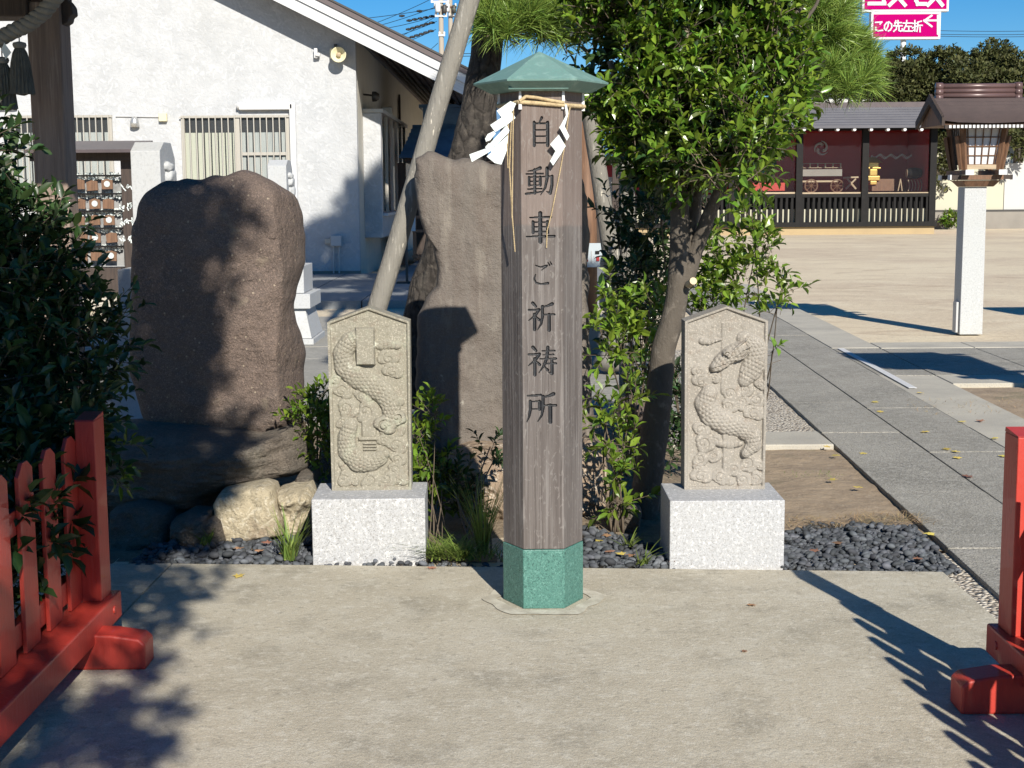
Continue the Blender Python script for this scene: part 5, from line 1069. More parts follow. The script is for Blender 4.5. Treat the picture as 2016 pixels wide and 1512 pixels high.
# duct on the wall
dc = thing('wall_duct', 'white pipe cover bent round the right barred window of the white hall', 'duct', W(575, 215))
mb = MB().bx(W(472, 208).x, W(578, 208).x, HY-.12, HY-.002, W(520, 217).z, W(520, 204).z); mb.build('cross_duct', 'white_paint', dc, bevel=.02)
MB().tube([W(470, 208, -.06)+Vector((-.03, 0, 0)), W(482, 209, -.06)], .068, 12).build('duct_end', 'white_paint', dc, smooth=True)
MB().bx(W(571, 230).x, W(583, 230).x, HY-.12, HY-.002, W(575, 540).z, W(575, 203).z).build('down_duct', 'white_paint', dc, bevel=.02)
MB().tube([W(-30, 207, -.08), W(24, 207, -.08), W(33, 208, -.08)], [.06, .06, .045], 12).build('pipe_stub', 'white_paint', None, smooth=True, label='short white pipe end on the hall wall at the left picture edge', cat='pipe')
# speaker, lamp, dome, junction box, meter
sk = thing('loudspeaker', 'cream horn loudspeaker high on the white hall wall under the verge', 'loudspeaker', W(663, 105, -.15))
c = W(660, 105, -.1)
MB().box(c, (.17, .18, .18), .3).build('housing', 'cream_plastic', sk, bevel=.03)
c2 = W(667, 108, -.25); 
MB().lathe([(.02, .12), (.05, .08), (.09, .02), (.13, -.05), (.135, -.06), (.12, -.05), (.05, .04)], c2, 20, ax='Y').build('horn', 'cream_plastic', sk, smooth=True)
MB().lathe([(.02, .04), (.045, -.02), (.03, -.04)], c2, 12, ax='Y').build('driver', 'pale_wood', sk, smooth=True)
MB().bx(c.x-.02, c.x+.02, HY-.1, HY, c.z+.05, c.z+.16).build('bracket', 'dark_plastic', sk)
c = W(622, 105, -.06); sn = thing('wall_lamp', 'small white sensor lamp left of the loudspeaker', 'lamp', c)
MB().box(c, (.06, .1, .17)).build('backplate', 'white_paint', sn, bevel=.01); MB().box(c+Vector((.04, -.05, -.03)), (.08, .08, .05)).build('head', 'white_paint', sn, bevel=.01)
c = W(265, 240, -.05); MB().lathe([(.082, -.09), (.078, .0), (.06, .06), (.03, .09), (.005, .1)], c, 16).build('dome_lamp', 'steel', None, smooth=True, label='round silver dome lamp on the wall between the two barred windows', cat='lamp')
c = W(321, 231, -.05); jb = thing('junction_box', 'small cream junction box with a cable on the white hall wall', 'box', c)
MB().box(c, (.14, .09, .14)).build('box', 'cream_plastic', jb, bevel=.008)
MB().tube([W(228, 229, -.02), c+Vector((-.07, .03, .01))], .012, 6).build('cable', 'grey_plastic', jb)
c = W(662, 474, -.06); mt_ = thing('meter_box', 'grey meter box with two conduits low on the shaded hall wall', 'box', c)
MB().box(c, (.19, .12, .19)).build('box', 'grey_plastic', mt_, bevel=.01); MB().box(W(646, 475, -.04), (.10, .07, .10)).build('side_box', 'aluminium', mt_, bevel=.01)
for x in (657, 668): MB().tube([W(x, 484, -.05), W(x, 538, -.05)], .014, 6).build('conduit', 'grey_plastic', mt_)
# bay with shop window on the side wall
bay = thing('bay_window', 'grey bay with a tall glazed counter window on the side of the white hall', 'bay window', (xc, 27.4, 0))
bx0, bx1, by0, by1 = xc+.002, xc+.33, 27.0, 33.5; bz0 = P(745, 468, 27.0).z; bz1 = P(745, 222, 27.0).z
MB().bx(bx0, bx1, by0, by0+.25, bz0, bz1).build('end_panel', 'plaster', bay, bevel=.01)
MB().bx(bx0, bx1+.05, by0-.05, by1, bz1+.002, bz1+.07).build('bay_roof', 'aluminium', bay); zc2 = P(760, 425, 27.3).z
MB().bx(bx0, bx1, by0+.252, by1, bz0, zc2).build('counter_front', 'plaster', bay); MB().bx(bx0, bx1+.09, by0+.2, by1, zc2+.002, zc2+.05).build('sill', 'white_paint', bay)
for k in range(6):
    y = by0+.28+k*1.2; MB().bx(bx1-.06, bx1, y, y+.07, zc2+.052, bz1).build('window_post', 'aluminium', bay)
    if k < 5: MB().bx(bx1-.04, bx1-.03, y+.072, y+1.19, zc2+.052, bz1).build('pane', 'glass', bay); MB().bx(bx0+.01, bx0+.03, y+.1, y+1.1, zc2+.06, bz1-.1).build('reflection_panel', ['curtain', 'red_wall', 'red_wall', 'curtain', 'blind'][k], bay)  # panels behind the panes imitate red and white reflections by colour
c = P(733, 188, 27.2); fl_ = thing('floodlight', 'dark round floodlight on the side wall above the bay', 'lamp', c)
MB().tube([Vector((xc, 27.2, c.z+.02)), c], .02, 6).build('arm', 'dark_plastic', fl_); MB().lathe([(.05, .08), (.09, .02), (.095, -.05)], c+Vector((.05, 0, -.02)), 14, ax='X').build('head', 'dark_plastic', fl_, smooth=True)
c = P(783, 218, 31); MB().box((xc+.12, 31, c.z), (.22, .2, .16)).build('wall_lamp', 'steel', None, label='small boxy wall lamp on the side wall right of the floodlight', cat='lamp', bevel=.02)
c = P(806, 190, 35.5); MB().prism([(xc+.02, 35.4, c.z-.75), (xc+.02, 35.6, c.z-.75), (xc+.02, 35.6, c.z-.1), (xc+.02, 35.5, c.z+.05), (xc+.02, 35.4, c.z-.1)], (.05, 0, 0)).build('wall_plate', 'dark_wood', None, label='narrow dark pointed plate on the side wall near the blue roof', cat='plate')
# rack and sign stand by the bay
rk2 = thing('wooden_shelf', 'orange wooden shelf stand beyond the leaning log at the hall side', 'shelf', P(828, 520, 24))
for (x, y0, y1, w_) in ((812, 425, 515, 4), (842, 425, 515, 4)): a, b = P(x, y0, 24), P(x, y1, 24); MB().bx(a.x, a.x+.04, 24, 24.3, b.z, a.z).build('upright', 'brown_wood', rk2)
for y in (428, 455, 505): a, b = P(812, y, 24), P(846, y, 24); MB().bx(a.x, b.x, 23.98, 24.32, a.z-.02, a.z+.02).build('shelf', 'brown_wood', rk2)
c = P(800, 480, 23); sg = thing('sign_stand', 'black sign stand with a pale card beside the leaning log', 'stand', (c.x, 23, .075))
MB().bx(c.x-.02, c.x+.02, 23, 23.04, .09, P(800, 420, 23).z).build('pole', 'dark_plastic', sg); MB().bx(c.x-.16, c.x+.2, 22.9, 23.2, .077, .1).build('foot', 'dark_plastic', sg); MB().bx(c.x+.03, c.x+.15, 22.97, 22.99, P(800, 455, 23).z, P(800, 420, 23).z).build('card', 'sign_board', sg)

# ================================================================== BLUE ROOFED SHRINE
BY = 30.0; bs = thing('small_shrine', 'small shrine with a dark blue tiled roof behind the pine and the post', 'shrine', (P(1000, 400, BY).x, BY, 0))
xa, xb = P(785, 300, BY).x, P(1222, 300, BY).x; ze = P(1000, 309, BY).z; zm = P(1000, 240, BY).z; xa2, xb2 = P(806, 240, BY).x, P(1200, 240, BY).x
N = 9
for k in range(N):
    f0, f1 = k/N, (k+1)/N; l = lambda a, b, f: a+(b-a)*f
    z0, z1 = ze+(zm-ze)*f0**1.15, ze+(zm-ze)*f1**1.15
    MB().frust([(l(xa, xa2, f0), BY+f0*1.3, z0), (l(xb, xb2, f0), BY+f0*1.3, z0), (l(xb, xb2, f0), BY+4-f0*1.3, z0), (l(xa, xa2, f0), BY+4-f0*1.3, z0)],
               [(l(xa, xa2, f1)-.02, BY+f1*1.3-.07, z1+.012), (l(xb, xb2, f1)+.02, BY+f1*1.3-.07, z1+.012), (l(xb, xb2, f1)+.02, BY+4-f1*1.3+.07, z1+.012), (l(xa, xa2, f1)-.02, BY+4-f1*1.3+.07, z1+.012)]).build('tile_course', 'tile_blue', bs)
MB().bx(xa2+.2, xb2-.2, BY+1.35, BY+2.6, zm, P(1000, 212, BY+1.4).z).build('ridge_box', 'tile_blue', bs); MB().bx(xa2+.12, xb2-.12, BY+1.25, BY+2.7, P(1000, 212, BY+1.4).z+.003, P(1000, 205, BY+1.4).z).build('ridge_cap', 'tile_blue', bs)
MB().bx(xa+.25, xb-.25, BY+.9, BY+3.6, 0, ze-.02).build('body', 'dark_wood', bs); MB().bx(xa+.12, xb-.12, BY+.15, BY+3.9, ze-.10, ze-.003).build('eave_frame', 'dark_wood', bs)
for x in (790, 880, 1130, 1165, 1212): a = P(x, 330, BY+.3); MB().bx(a.x-.07, a.x+.07, BY+.25, BY+.4, 0, ze-.1).build('pillar', 'dark_wood', bs)
MB().bx(P(1180, 330, BY).x, P(1225, 330, BY).x, BY+.6, BY+.7, P(1200, 348, BY).z, P(1200, 325, BY).z).build('red_curtain', 'red_wall', bs)
for k in range(12): a = P(1150+k*7-40, 318, BY); MB().bx(a.x-.02, a.x+.02, BY+.02, BY+.1, ze-.13, ze-.09).build('rafter_end', 'white_paint', bs)

# ================================================================== STONE LANTERN WITH WOODEN LIGHT BOX
LX, LY = G(1908, 655).x+.02, G(1908, 655).y+.12
ln_ = thing('garden_lantern', 'wooden lantern with a brown curved roof on a square stone post, right', 'lantern', (LX, LY, 0))
zpt = P(1912, 368, LY).z
MB().frust([(LX-.12, LY-.12, -.02), (LX+.12, LY-.12, -.02), (LX+.12, LY+.12, -.02), (LX-.12, LY+.12, -.02)], [(LX-.115, LY-.115, zpt), (LX+.115, LY-.115, zpt), (LX+.115, LY+.115, zpt), (LX-.115, LY+.115, zpt)]).build('stone_post', 'granite_grey', ln_, bevel=.006)
MB().bx(LX-.15, LX-.123, LY-.08, LY+.04, .0, .32).build('side_box', 'grey_plastic', ln_)
zl = lambda y: P(1912, y, LY-.2).z; LX2 = LX+.10
def rect(h, z): return [(LX2-h, LY-h, z), (LX2+h, LY-h, z), (LX2+h, LY+h, z), (LX2-h, LY+h, z)]
LX2 = LX+.03
MB().frust(rect(.145, zpt+.002), rect(.20, zl(355))).build('collar', 'brown_wood', ln_, bevel=.005)
MB().frust(rect(.22, zl(354)), rect(.22, zl(345))).build('tray', 'brown_wood', ln_, bevel=.004)
for dx in (-.17, .17):
    MB().bx(LX2+dx-.04, LX2+dx+.04, LY-.33, LY+.33, zl(344), zl(335)).build('cross_beam', 'brown_wood', ln_); MB().bx(LX2+dx-.042, LX2+dx+.042, LY-.345, LY-.331, zl(344.5), zl(334.5)).build('beam_cap', 'white_paint', ln_)
for dy in (-.17, .17):
    MB().bx(LX2-.31, LX2+.31, LY+dy-.04, LY+dy+.04, zl(353), zl(344.6)).build('cross_beam', 'dark_wood', ln_)
    for s_ in (-1, 1): MB().bx(LX2+s_*.315, LX2+s_*.33, LY+dy-.045, LY+dy+.045, zl(354), zl(344)).build('beam_cap', 'white_paint', ln_)
zb0, zb1 = zl(334), zl(252)
MB().frust(rect(.155, zb0+.05), rect(.20, zb1)).build('light_box', 'shoji', ln_)
for sx_, sy_ in ((-1, -1), (1, -1), (-1, 1), (1, 1)):
    MB().tube([(LX2+sx_*.17, LY+sy_*.17, zb0), (LX2+sx_*.22, LY+sy_*.22, zb1)], [.032, .036], 4).build('corner_post', 'brown_wood', ln_)
    MB().tube([(LX2+sx_*.21, LY+sy_*.17, zb0), (LX2+sx_*.265, LY+sy_*.2, zb1-.08)], [.022, .028], 4).build('brace', 'brown_wood', ln_)
for k in range(5):
    f = k/4; x0_ = LX2-.13+f*.26; x1_ = LX2-.165+f*.33
    MB().tube([(x0_, LY-.166, zb0+.05), (x1_, LY-.212, zb1)], .006, 4).build('lattice_bar', 'brown_wood', ln_)
    z = zb0+.05+f*(zb1-zb0-.05); y = LY-.164-f*.046; hw = .15+f*.045
    MB().tube([(LX2-hw, y, z), (LX2+hw, y, z)], .006, 4).build('lattice_bar', 'brown_wood', ln_)
for k in range(6):
    f = k/5; MB().tube([(LX2-.166, LY-.13+f*.26, zb0+.05), (LX2-.212, LY-.165+f*.33, zb1)], .008, 4).build('lattice_bar', 'dark_wood', ln_)
MB().bx(LX2-.15, LX2+.15, LY-.185, LY-.15, zb0+.005, zb0+.05).build('lattice_sill', 'pale_wood', ln_)
MB().bx(LX2-.25, LX2+.25, LY-.25, LY+.25, zb1+.002, zb1+.03).build('eave_plate', 'brown_wood', ln_)
# roof: curved courses, ridge along x
RX0, RX1 = LX2-.50, LX2+.50; ry = .48; ze_ = zl(245); zr_ = P(1912, 196, LY).z; NC = 8
MB().bx(RX0+.03, RX1-.03, LY-ry+.03, LY-ry+.06, ze_-.05, ze_-.012).build('rafter_board', 'dark_wood', ln_)
for k in range(22): x = RX0+.08+k*(RX1-RX0-.16)/21; MB().bx(x-.012, x+.012, LY-ry+.015, LY-ry+.029, ze_-.046, ze_-.016).build('rafter_end', 'white_paint', ln_)
def rz(f): return ze_+(zr_-ze_)*(.75*f+.25*f*f+.0)
for s_ in (-1, 1):
    for k in range(NC):
        f0, f1 = k/NC, (k+1)/NC; y0, y1 = LY+s_*ry*(1-f0*.93), LY+s_*ry*(1-f1*.93)
        cv = lambda x: .03*abs((x-LX2)/.5)**3
        prof = [(y0, rz(f0)), (y1, rz(f1)), (y1, rz(f1)+.014), (y0+s_*.016, rz(f0)+.044)]
        mb = MB(); xs_ = [RX0, RX0+.15, LX2, RX1-.15, RX1]; vs = []
        for x in xs_: vs += [(x, a, b+cv(x)*(1-f0)) for a, b in prof]
        fs = [(i*4+j, i*4+(j+1) % 4, (i+1)*4+(j+1) % 4, (i+1)*4+j) for i in range(4) for j in range(4)]+[(3, 2, 1, 0), (16, 17, 18, 19)]
        mb.add(vs, fs); mb.build('roof_course', 'copper_brown', ln_)
MB().prism([(RX0+.03, LY-ry+.03, ze_-.01), (RX0+.03, LY+ry-.03, ze_-.01), (RX0+.03, LY+.03, zr_-.01), (RX0+.03, LY-.03, zr_-.01)], (RX1-RX0-.06, 0, 0)).build('gable_filling', 'brown_wood', ln_)
for s_ in (-1, 1): MB().prism([(RX0-.012, LY+s_*ry, ze_-.02), (RX0-.012, LY+s_*(ry+.01), ze_+.06), (RX0-.012, LY, zr_+.06), (RX0-.012, LY, zr_-.04)], (.03, 0, 0)).build('gable_board', 'dark_wood', ln_)
zrt = P(1930, 168, LY).z; hb = (zrt-zr_)
for k in range(3): z = zr_+.02+k*hb/3; MB().tube([(LX2-.40, LY, z+hb/7), (LX2+.40, LY, z+hb/7)], hb/5.2, 12).build('ridge_tile', 'tile_brown', ln_, smooth=True)
for x in (LX2-.41, LX2+.41):
    for k in range(3): z = zr_-.005+k*(hb+.03)/3; MB().tube([(x-.035, LY, z+hb/6), (x+.035, LY, z+hb/6)], hb/3.6, 12).build('ridge_end', 'tile_brown', ln_, smooth=True)
# neighbour lanterns just outside the frame on the right: they throw the shadows on the path
def lantern_copy(loc, label): return dup(ln_, loc, label)
ln_['group'] = 'wooden lanterns on stone posts'
lantern_copy((4.68, 8.95, 0), 'lantern just outside the right picture edge whose roof shadow falls on the cross path')
lantern_copy((7.75, 14.4, 0), 'lantern outside the right picture edge whose shadow touches the yard behind the stone post')

# ================================================================== DISPLAY PAVILION
VY = 50.0
def Vp(px, py, dy=0): return P(px, py, VY+dy)
pv = thing('display_pavilion', 'long black framed pavilion with glass cases and red interior across the yard', 'building', (Vp(1600, 460).x, VY, 0))
xL, xR = Vp(1235, 400).x, Vp(1838, 400).x
zpl = Vp(1700, 446).z; 
MB().bx(xL, xR+.05, VY, VY+4, -.04, zpl).build('plinth', 'plinth_ochre', pv); zfl = Vp(1700, 440).z
MB().bx(xL, xR+.1, VY-.12, VY+.2, zpl+.004, zfl+.06).build('sill_beam', 'black_wood', pv)
zr0 = Vp(1700, 384).z
for (y0_, y1_, nm) in ((388, 381, 'rail'), (256, 250, 'head_beam')): MB().bx(xL, xR, VY-.05, VY+.12, Vp(1700, y0_).z, Vp(1700, y1_).z).build(nm, 'black_wood', pv)
for x in (1240, 1310, 1373, 1440, 1572, 1701, 1834): c = Vp(x, 400).x; MB().bx(c-.11, c+.11, VY-.1, VY+.12, zpl, Vp(x, 250).z).build('post', 'black_wood', pv)
bal = None; x = xL+.1; cx0 = None
while x < xR-.1:
    if bal is None: bal = MB().bx(x-.04, x+.04, VY-.03, VY+.03, zfl+.062, zr0-.06).build('baluster', 'black_wood', pv); cx0 = x
    else: c = bal.copy(); link(c); c.parent = pv; c.location = (x-cx0, 0, 0)
    x += .185
MB().bx(xL, xR, VY+.10, VY+.13, zpl+.01, zfl+.50).build('inner_screen', 'wall_cream', pv); MB().bx(xL, xR, VY+.22, VY+.25, zfl+.3, zr0).build('shade_board', 'black_wood', pv)  # cream stands for the sunlit lower half, added black board for the shaded upper
MB().bx(xL, xR, VY+3.2, VY+3.3, zpl, 4.0).build('back_wall', 'red_wall', pv); MB().bx(xR-.08, xR, VY+.13, VY+3.2, zpl, 4.0).build('end_wall', 'red_wall', pv)
MB().bx(xL, xR-.09, VY+.56, VY+3.19, zr0-.25, zr0-.05).build('case_floor', 'red_wall', pv); MB().bx(xL, xR, VY+.13, VY+3.2, Vp(1700, 250).z, Vp(1700, 250).z+.1).build('ceiling', 'dark_wood', pv)
for (xa_, xb_) in ((1577, 1696), (1706, 1829), (1445, 1567)):
    a, b = Vp(xa_, 262), Vp(xb_, 378)
    MB().bx(a.x, b.x, VY+.02, VY+.03, b.z, a.z).build('glass_pane', 'glass_case', pv)
    for (u0, u1, v0, v1) in ((a.x-.05, a.x, b.z, a.z), (b.x, b.x+.05, b.z, a.z), (a.x-.05, b.x+.05, b.z-.06, b.z-.002)): MB().bx(u0, u1, VY-.02, VY+.05, v0, v1).build('glass_frame', 'pale_wood', pv)
# roof
zE, zT = Vp(1700, 252, -.9).z, Vp(1700, 213, 1.6).z
for k in range(8):
    f0, f1 = k/8, (k+1)/8; MB().prism([(xL-.5, VY-.9+f0*2.5, zE+(zT-zE)*f0), (xL-.5, VY-.9+f1*2.5+.06, zE+(zT-zE)*f1), (xL-.5, VY-.9+f1*2.5+.06, zE+(zT-zE)*f1+.04), (xL-.5, VY-.9+f0*2.5, zE+(zT-zE)*f0+.10)], (xR-xL+.75, 0, 0)).build('roof_course', 'tile_grey', pv)
MB().prism([(xL-.5, VY+1.7, zT), (xL-.5, VY+4.6, zE), (xL-.5, VY+4.6, zE+.08), (xL-.5, VY+1.7, zT+.08)], (xR-xL+.75, 0, 0)).build('rear_roof', 'tile_grey', pv)
MB().bx(xL-.55, xR+.3, VY+1.5, VY+1.85, zT-.02, zT+.2).build('ridge', 'copper_brown', pv)
for k, x in enumerate(range(1380, 1835, 33)):
    c = Vp(x+5, 255, -.8); MB().lathe([(.055, 0), (.055, .25)], (c.x, VY-.86, c.z), 8, ax='Y').build('rafter_end', 'white_paint', pv)
# things in the cases
def wheel(par, c, r, m='brown_wood'):
    mb = MB(); n = 18
    for k in range(n):
        a0, a1 = 2*math.pi*k/n, 2*math.pi*(k+1)/n; mb.tube([(c.x+r*math.cos(a0), c.y, c.z+r*math.sin(a0)), (c.x+r*math.cos(a1), c.y, c.z+r*math.sin(a1))], r*.12, 5)
    for k in range(8): a0 = math.pi*k/4; mb.tube([c, (c.x+r*math.cos(a0), c.y, c.z+r*math.sin(a0))], r*.06, 4)
    mb.build('wheel', m, par)
VI = 1.2
ct = thing('festival_cart', 'wooden festival cart with railing and spoked wheels in the middle glass case', 'cart', Vp(1620, 378, VI))
wheel(ct, Vp(1597, 366, VI), .22); wheel(ct, Vp(1648, 366, VI), .22)
a, b = Vp(1577, 359, VI), Vp(1650, 355, VI); MB().bx(a.x, b.x, VY+VI, VY+VI+.8, a.z, b.z).build('shaft', 'pale_wood', ct)
a, b = Vp(1577, 347, VI), Vp(1658, 333, VI); MB().bx(a.x, b.x, VY+VI, VY+VI+.8, a.z, b.z).build('deck', 'wall_dim', ct)
for y in (331, 322.5): a, b = Vp(1579, y, VI), Vp(1656, y-1.5, VI); MB().bx(a.x, b.x, VY+VI, VY+VI+.05, a.z, b.z).build('railing', 'pale_wood', ct)
for k in range(6): a, b = Vp(1579+k*15, 331, VI), Vp(1581.5+k*15, 321, VI); MB().bx(a.x, b.x, VY+VI, VY+VI+.05, a.z, b.z).build('baluster', 'pale_wood', ct)
for (x0_, y0_, x1_, y1_) in ((1660, 350, 1690, 349), (1665, 372, 1685, 352), (1685, 372, 1668, 352)): MB().tube([Vp(x0_, y0_, VI), Vp(x1_, y1_, VI)], .035, 5).build('pull_bar', 'pale_wood', ct)
em = thing('crest_emblem', 'three comma swirl crest on the red back wall of the middle case', 'crest', Vp(1617, 292, 3))
for k in range(3):
    c = Vp(1617, 292, 3.05); pts = []; rs = []
    for i in range(12):
        f = i/11; an = 2*math.pi*k/3+1.2+f*2.5; r = .10+.16*f**.6; pts.append((c.x+r*math.cos(an), c.y, c.z+r*math.sin(an))); rs.append(.055*(1-f)**.7+.006)
    MB().tube(pts, rs, 6).build('comma', 'paper', em)
mk = thing('portable_shrine', 'small gilded portable shrine in the right glass case', 'shrine', Vp(1722, 378, VI))
for (x0_, x1_, y0_, y1_) in ((1710, 1731, 330, 318), (1706, 1735, 333, 329), (1712, 1728, 346, 333), (1708, 1733, 356, 346), (1713, 1727, 364, 356)): a, b = Vp(x0_, y0_, VI), Vp(x1_, y1_, VI); MB().bx(a.x, b.x, VY+VI, VY+VI+.5, a.z, b.z).build('tier', 'gold', mk, bevel=.03)
a = Vp(1720, 316, VI); MB().frust([(a.x-.3, VY+VI-.1, a.z-.08), (a.x+.3, VY+VI-.1, a.z-.08), (a.x+.3, VY+VI+.6, a.z-.08), (a.x-.3, VY+VI+.6, a.z-.08)], [(a.x-.1, VY+VI+.15, a.z+.12), (a.x+.1, VY+VI+.15, a.z+.12), (a.x+.1, VY+VI+.35, a.z+.12), (a.x-.1, VY+VI+.35, a.z+.12)]).build('shrine_roof', 'gold', mk)
dm = thing('festival_drum', 'round festival drum on a stand in the right glass case', 'drum', Vp(1786, 378, VI)); c = Vp(1785, 341, VI)
MB().lathe([(.14, 0), (.20, .15), (.20, .35), (.14, .5)], c, 18, ax='X').build('barrel', 'black_wood', dm, smooth=True); MB().lathe([(.145, -.01), (.145, 0)], c, 18, ax='X').build('skin', 'pale_wood', dm)
for x in (1768, 1776): MB().tube([Vp(x, 376, VI), Vp(1773, 352, VI)], .02, 5).build('stand_leg', 'pale_wood', dm)
a, b = Vp(1718, 376, VI), Vp(1762, 352, VI); MB().bx(a.x, b.x, VY+VI+.1, VY+VI+.9, a.z, b.z).build('wooden_chest', 'brown_wood', None, label='wooden chest between the gilded shrine and the drum in the right case', cat='chest')
hr = thing('hoop_rack', 'row of curved wooden hoops at the right end of the right glass case', 'rack', Vp(1798, 378, VI))
for k in range(5):
    pts = [Vp(1788+k*6+3*math.sin(i/6*math.pi), 376-22*i/6, VI) for i in range(7)]; MB().tube(pts, .022, 5).build('hoop', 'pale_wood', hr)
mb = MB()
for k in range(34): q = Vp(1716+k*2.4, 308+3*math.sin(k*.7), 2.6); mb.box(q, (.035, .01, .10), 0, 0, .5)
mb.build('paper_garland', 'paper', None, label='string of white papers hanging in the right glass case', cat='garland')
a, b = Vp(1455, 376, VI), Vp(1540, 360, VI); MB().bx(a.x, b.x, VY+.7, VY+1.6, a.z, b.z).build('red_cloth_table', 'red_paint', None, label='bright red cloth covered table in the left glass case', cat='table')

# ================================================================== WALLS AND THINGS BEHIND
YW = 56
def Wp(px, py, dy=0): return P(px, py, YW+dy)
cw = thing('boundary_wall', 'cream boundary wall with a dark foot behind the wooden lantern', 'wall', (Wp(1930, 440).x, YW, 0))
x0_, x1_, x2_ = Wp(1834, 400).x, Wp(1975, 400).x, 34
MB().bx(x0_, x1_, YW, YW+.2, Wp(1900, 413).z, Wp(1900, 300).z).build('cream_panel', 'wall_cream', cw); MB().bx(x1_+.02, x2_, YW-.02, YW+.2, Wp(1900, 413).z, Wp(1900, 322).z).build('white_panel', 'wall_pale', cw)
MB().bx(x0_, x2_, YW-.1, YW+.25, Wp(1900, 417).z, Wp(1900, 413).z-.004).build('dark_foot', 'dark_plastic', cw); MB().bx(x0_, x2_, YW-.2, YW+.3, -.04, Wp(1900, 417).z-.004).build('stone_foot', 'wall_dim', cw)
shrub('small_bush', 'small green bush at the wall foot left of the lantern post', 'bush', (Wp(1872, 440, -.8).x, YW-.8, 0), [((Wp(1872, 432, -.8).x, YW-.8, .35), (.3, .3, .25))], 60, .16, 'leaf', 71, 0, 1)
ov = thing('overhanging_tree', 'dark leaning tree whose leaves hang above the cream wall behind the lantern', 'tree', (Wp(1990, 440, 1).x, YW+1.5, 0))
rg = np.random.default_rng(72); pos, dr, up, l_, w_, tw = twigs([((Wp(2000, 285, -1).x, YW-1, Wp(2000, 285).z), (1.0, .8, .55)), ((Wp(1858, 300, 0).x, YW-.6, Wp(1858, 300).z), (.5, .5, .6)), ((Wp(1850, 350, 0).x, YW-.6, Wp(1850, 345).z), (.3, .3, .5))], 16, rg, leaf=.2, per=7)
leaves_obj('crown', 'leaf_far', ov, pos, dr, up, l_, w_)
limb(MB(), [Vector((Wp(2010, 440).x, YW+1.5, 0)), Wp(1995, 350, 1), Wp(2000, 285, -1)], .12, .04, 8).build('trunk', 'bark_smooth', ov, smooth=True)
# long low wall closing the view behind the middle
lw = thing('rear_building', 'plain low building with a grey roof glimpsed between the trees', 'building', (4, 62, 0))
MB().bx(-14, 30, 62, 66, 0, 3.4).build('wall', 'wall_pale', lw); MB().prism([(-15, 61, 3.4), (-15, 64, 4.9), (-15, 67, 3.4)], (46, 0, 0)).build('roof', 'tile_grey', lw)
wb = thing('pale_warehouse', 'pale metal clad building showing above the pavilion roof between pine and trees', 'building', (P(1620, 200, 80).x, 80, 0))
a, b = P(1590, 205, 80), P(1700, 178, 80); MB().bx(a.x, P(1990, 200, 80).x, 80, 90, 0, P(1600, 190, 80).z).build('wall', 'wall_pale', wb); MB().bx(a.x-.3, P(1990, 200, 80).x+.3, 79.7, 90.3, P(1600, 189, 80).z, P(1600, 179, 80).z).build('roof_edge', 'tile_grey', wb)
# trees behind
def far_tree(label, px, top, Y, wr, m='leaf_far', seed=0, base=260, trunk=True):
    rg = np.random.default_rng(seed); c = P(px, top, Y); t = thing('evergreen_tree', label, 'tree', (c.x, Y, 0), 'trees beyond the pavilion')
    zt = c.z; bl_ = []; 
    for k in range(19):
        a = rg.random()*6.28; r = wr*rg.random()**.5; zz = zt-.45-rg.random()*2.7
        bl_.append(((c.x+r*math.cos(a), Y+r*math.sin(a)*.8, zz), (.42+.4*rg.random(), .5, .22+.2*rg.random())))
    bl_.append(((c.x, Y, zt-.5), (.8, .7, .4)))
    pos, dr, up, l_, w_, tw = twigs(bl_, 34, rg, leaf=.17, per=7, shell=.55, tl=.24, asp=.5)
    leaves_obj('crown', m, t, pos, dr, up, l_, w_)
    mb = MB(); limb(mb, [Vector((c.x-.3, Y, 0)), Vector((c.x, Y, 2.2)), Vector((c.x+.2, Y, zt-1.2))], .17, .07, 8); mb.build('trunk', 'bark_smooth', t, smooth=True)
    for k in range(4): cc = Vector(bl_[k][0]); limb(MB(), [Vector((c.x, Y, 2.4)), Vector((c.x, Y, 2.4)).lerp(cc, .5)+Vector((0, 0, .2)), cc], .06, .03, 6).build('limb', 'bark_smooth', t, smooth=True)
far_tree('leftmost dark evergreen behind the pavilion, under the magenta sign', 1785, 98, 60, 1.3, seed=1)
far_tree('evergreen behind the pavilion right of the sign pole', 1860, 95, 60.5, 1.3, seed=2)
far_tree('tallest rounded evergreen behind the lantern roof', 1955, 84, 62, 1.2, seed=3)
far_tree('evergreen behind the lantern roof between the sign pole and the tallest tree', 1905, 118, 58.5, 1.5, seed=4)
far_tree('evergreen cut by the right picture edge', 2015, 108, 59, 1.3, seed=5)
far_tree('low evergreen just left of the lantern roof', 1760, 150, 59, .9, seed=6)
far_tree('dim evergreen behind the blue roofed shrine, left of the pine foliage', 1250, 160, 60, 1.8, seed=7)
far_tree('dim evergreen behind the leafy tree crown', 1400, 150, 61, 1.8, seed=8)

# ================================================================== ROADSIDE SIGN
SY = 78.0
def Sp(px, py, dy=0): return P(px, py, SY+dy)
rs_ = thing('roadside_sign', 'tall magenta and white roadside sign on a white pole with an arrow, upper right', 'sign', (Sp(1776, 200).x, SY, 0))
MB().tube([(Sp(1776, 200).x, SY+.1, 0), (Sp(1776, 200).x, SY+.1, Sp(1776, -150).z)], .15, 14).build('pole', 'white_paint', rs_, smooth=True)
def panel(x0, x1, y0, y1, name):
    a, b = Sp(x0, y1), Sp(x1, y0)
    MB().bx(a.x, b.x, SY-.25, SY+.25, a.z, b.z).build(name, 'sign_white', rs_)
    e = .12; MB().bx(a.x+e, b.x-e, SY-.27, SY-.252, a.z+e, b.z-e).build(name.replace('board', 'face'), 'sign_magenta', rs_); return a, b
panel(1712, 1850, 24, 78.5, 'lower_board'); panel(1695, 1868, -75, 24.5, 'upper_board')
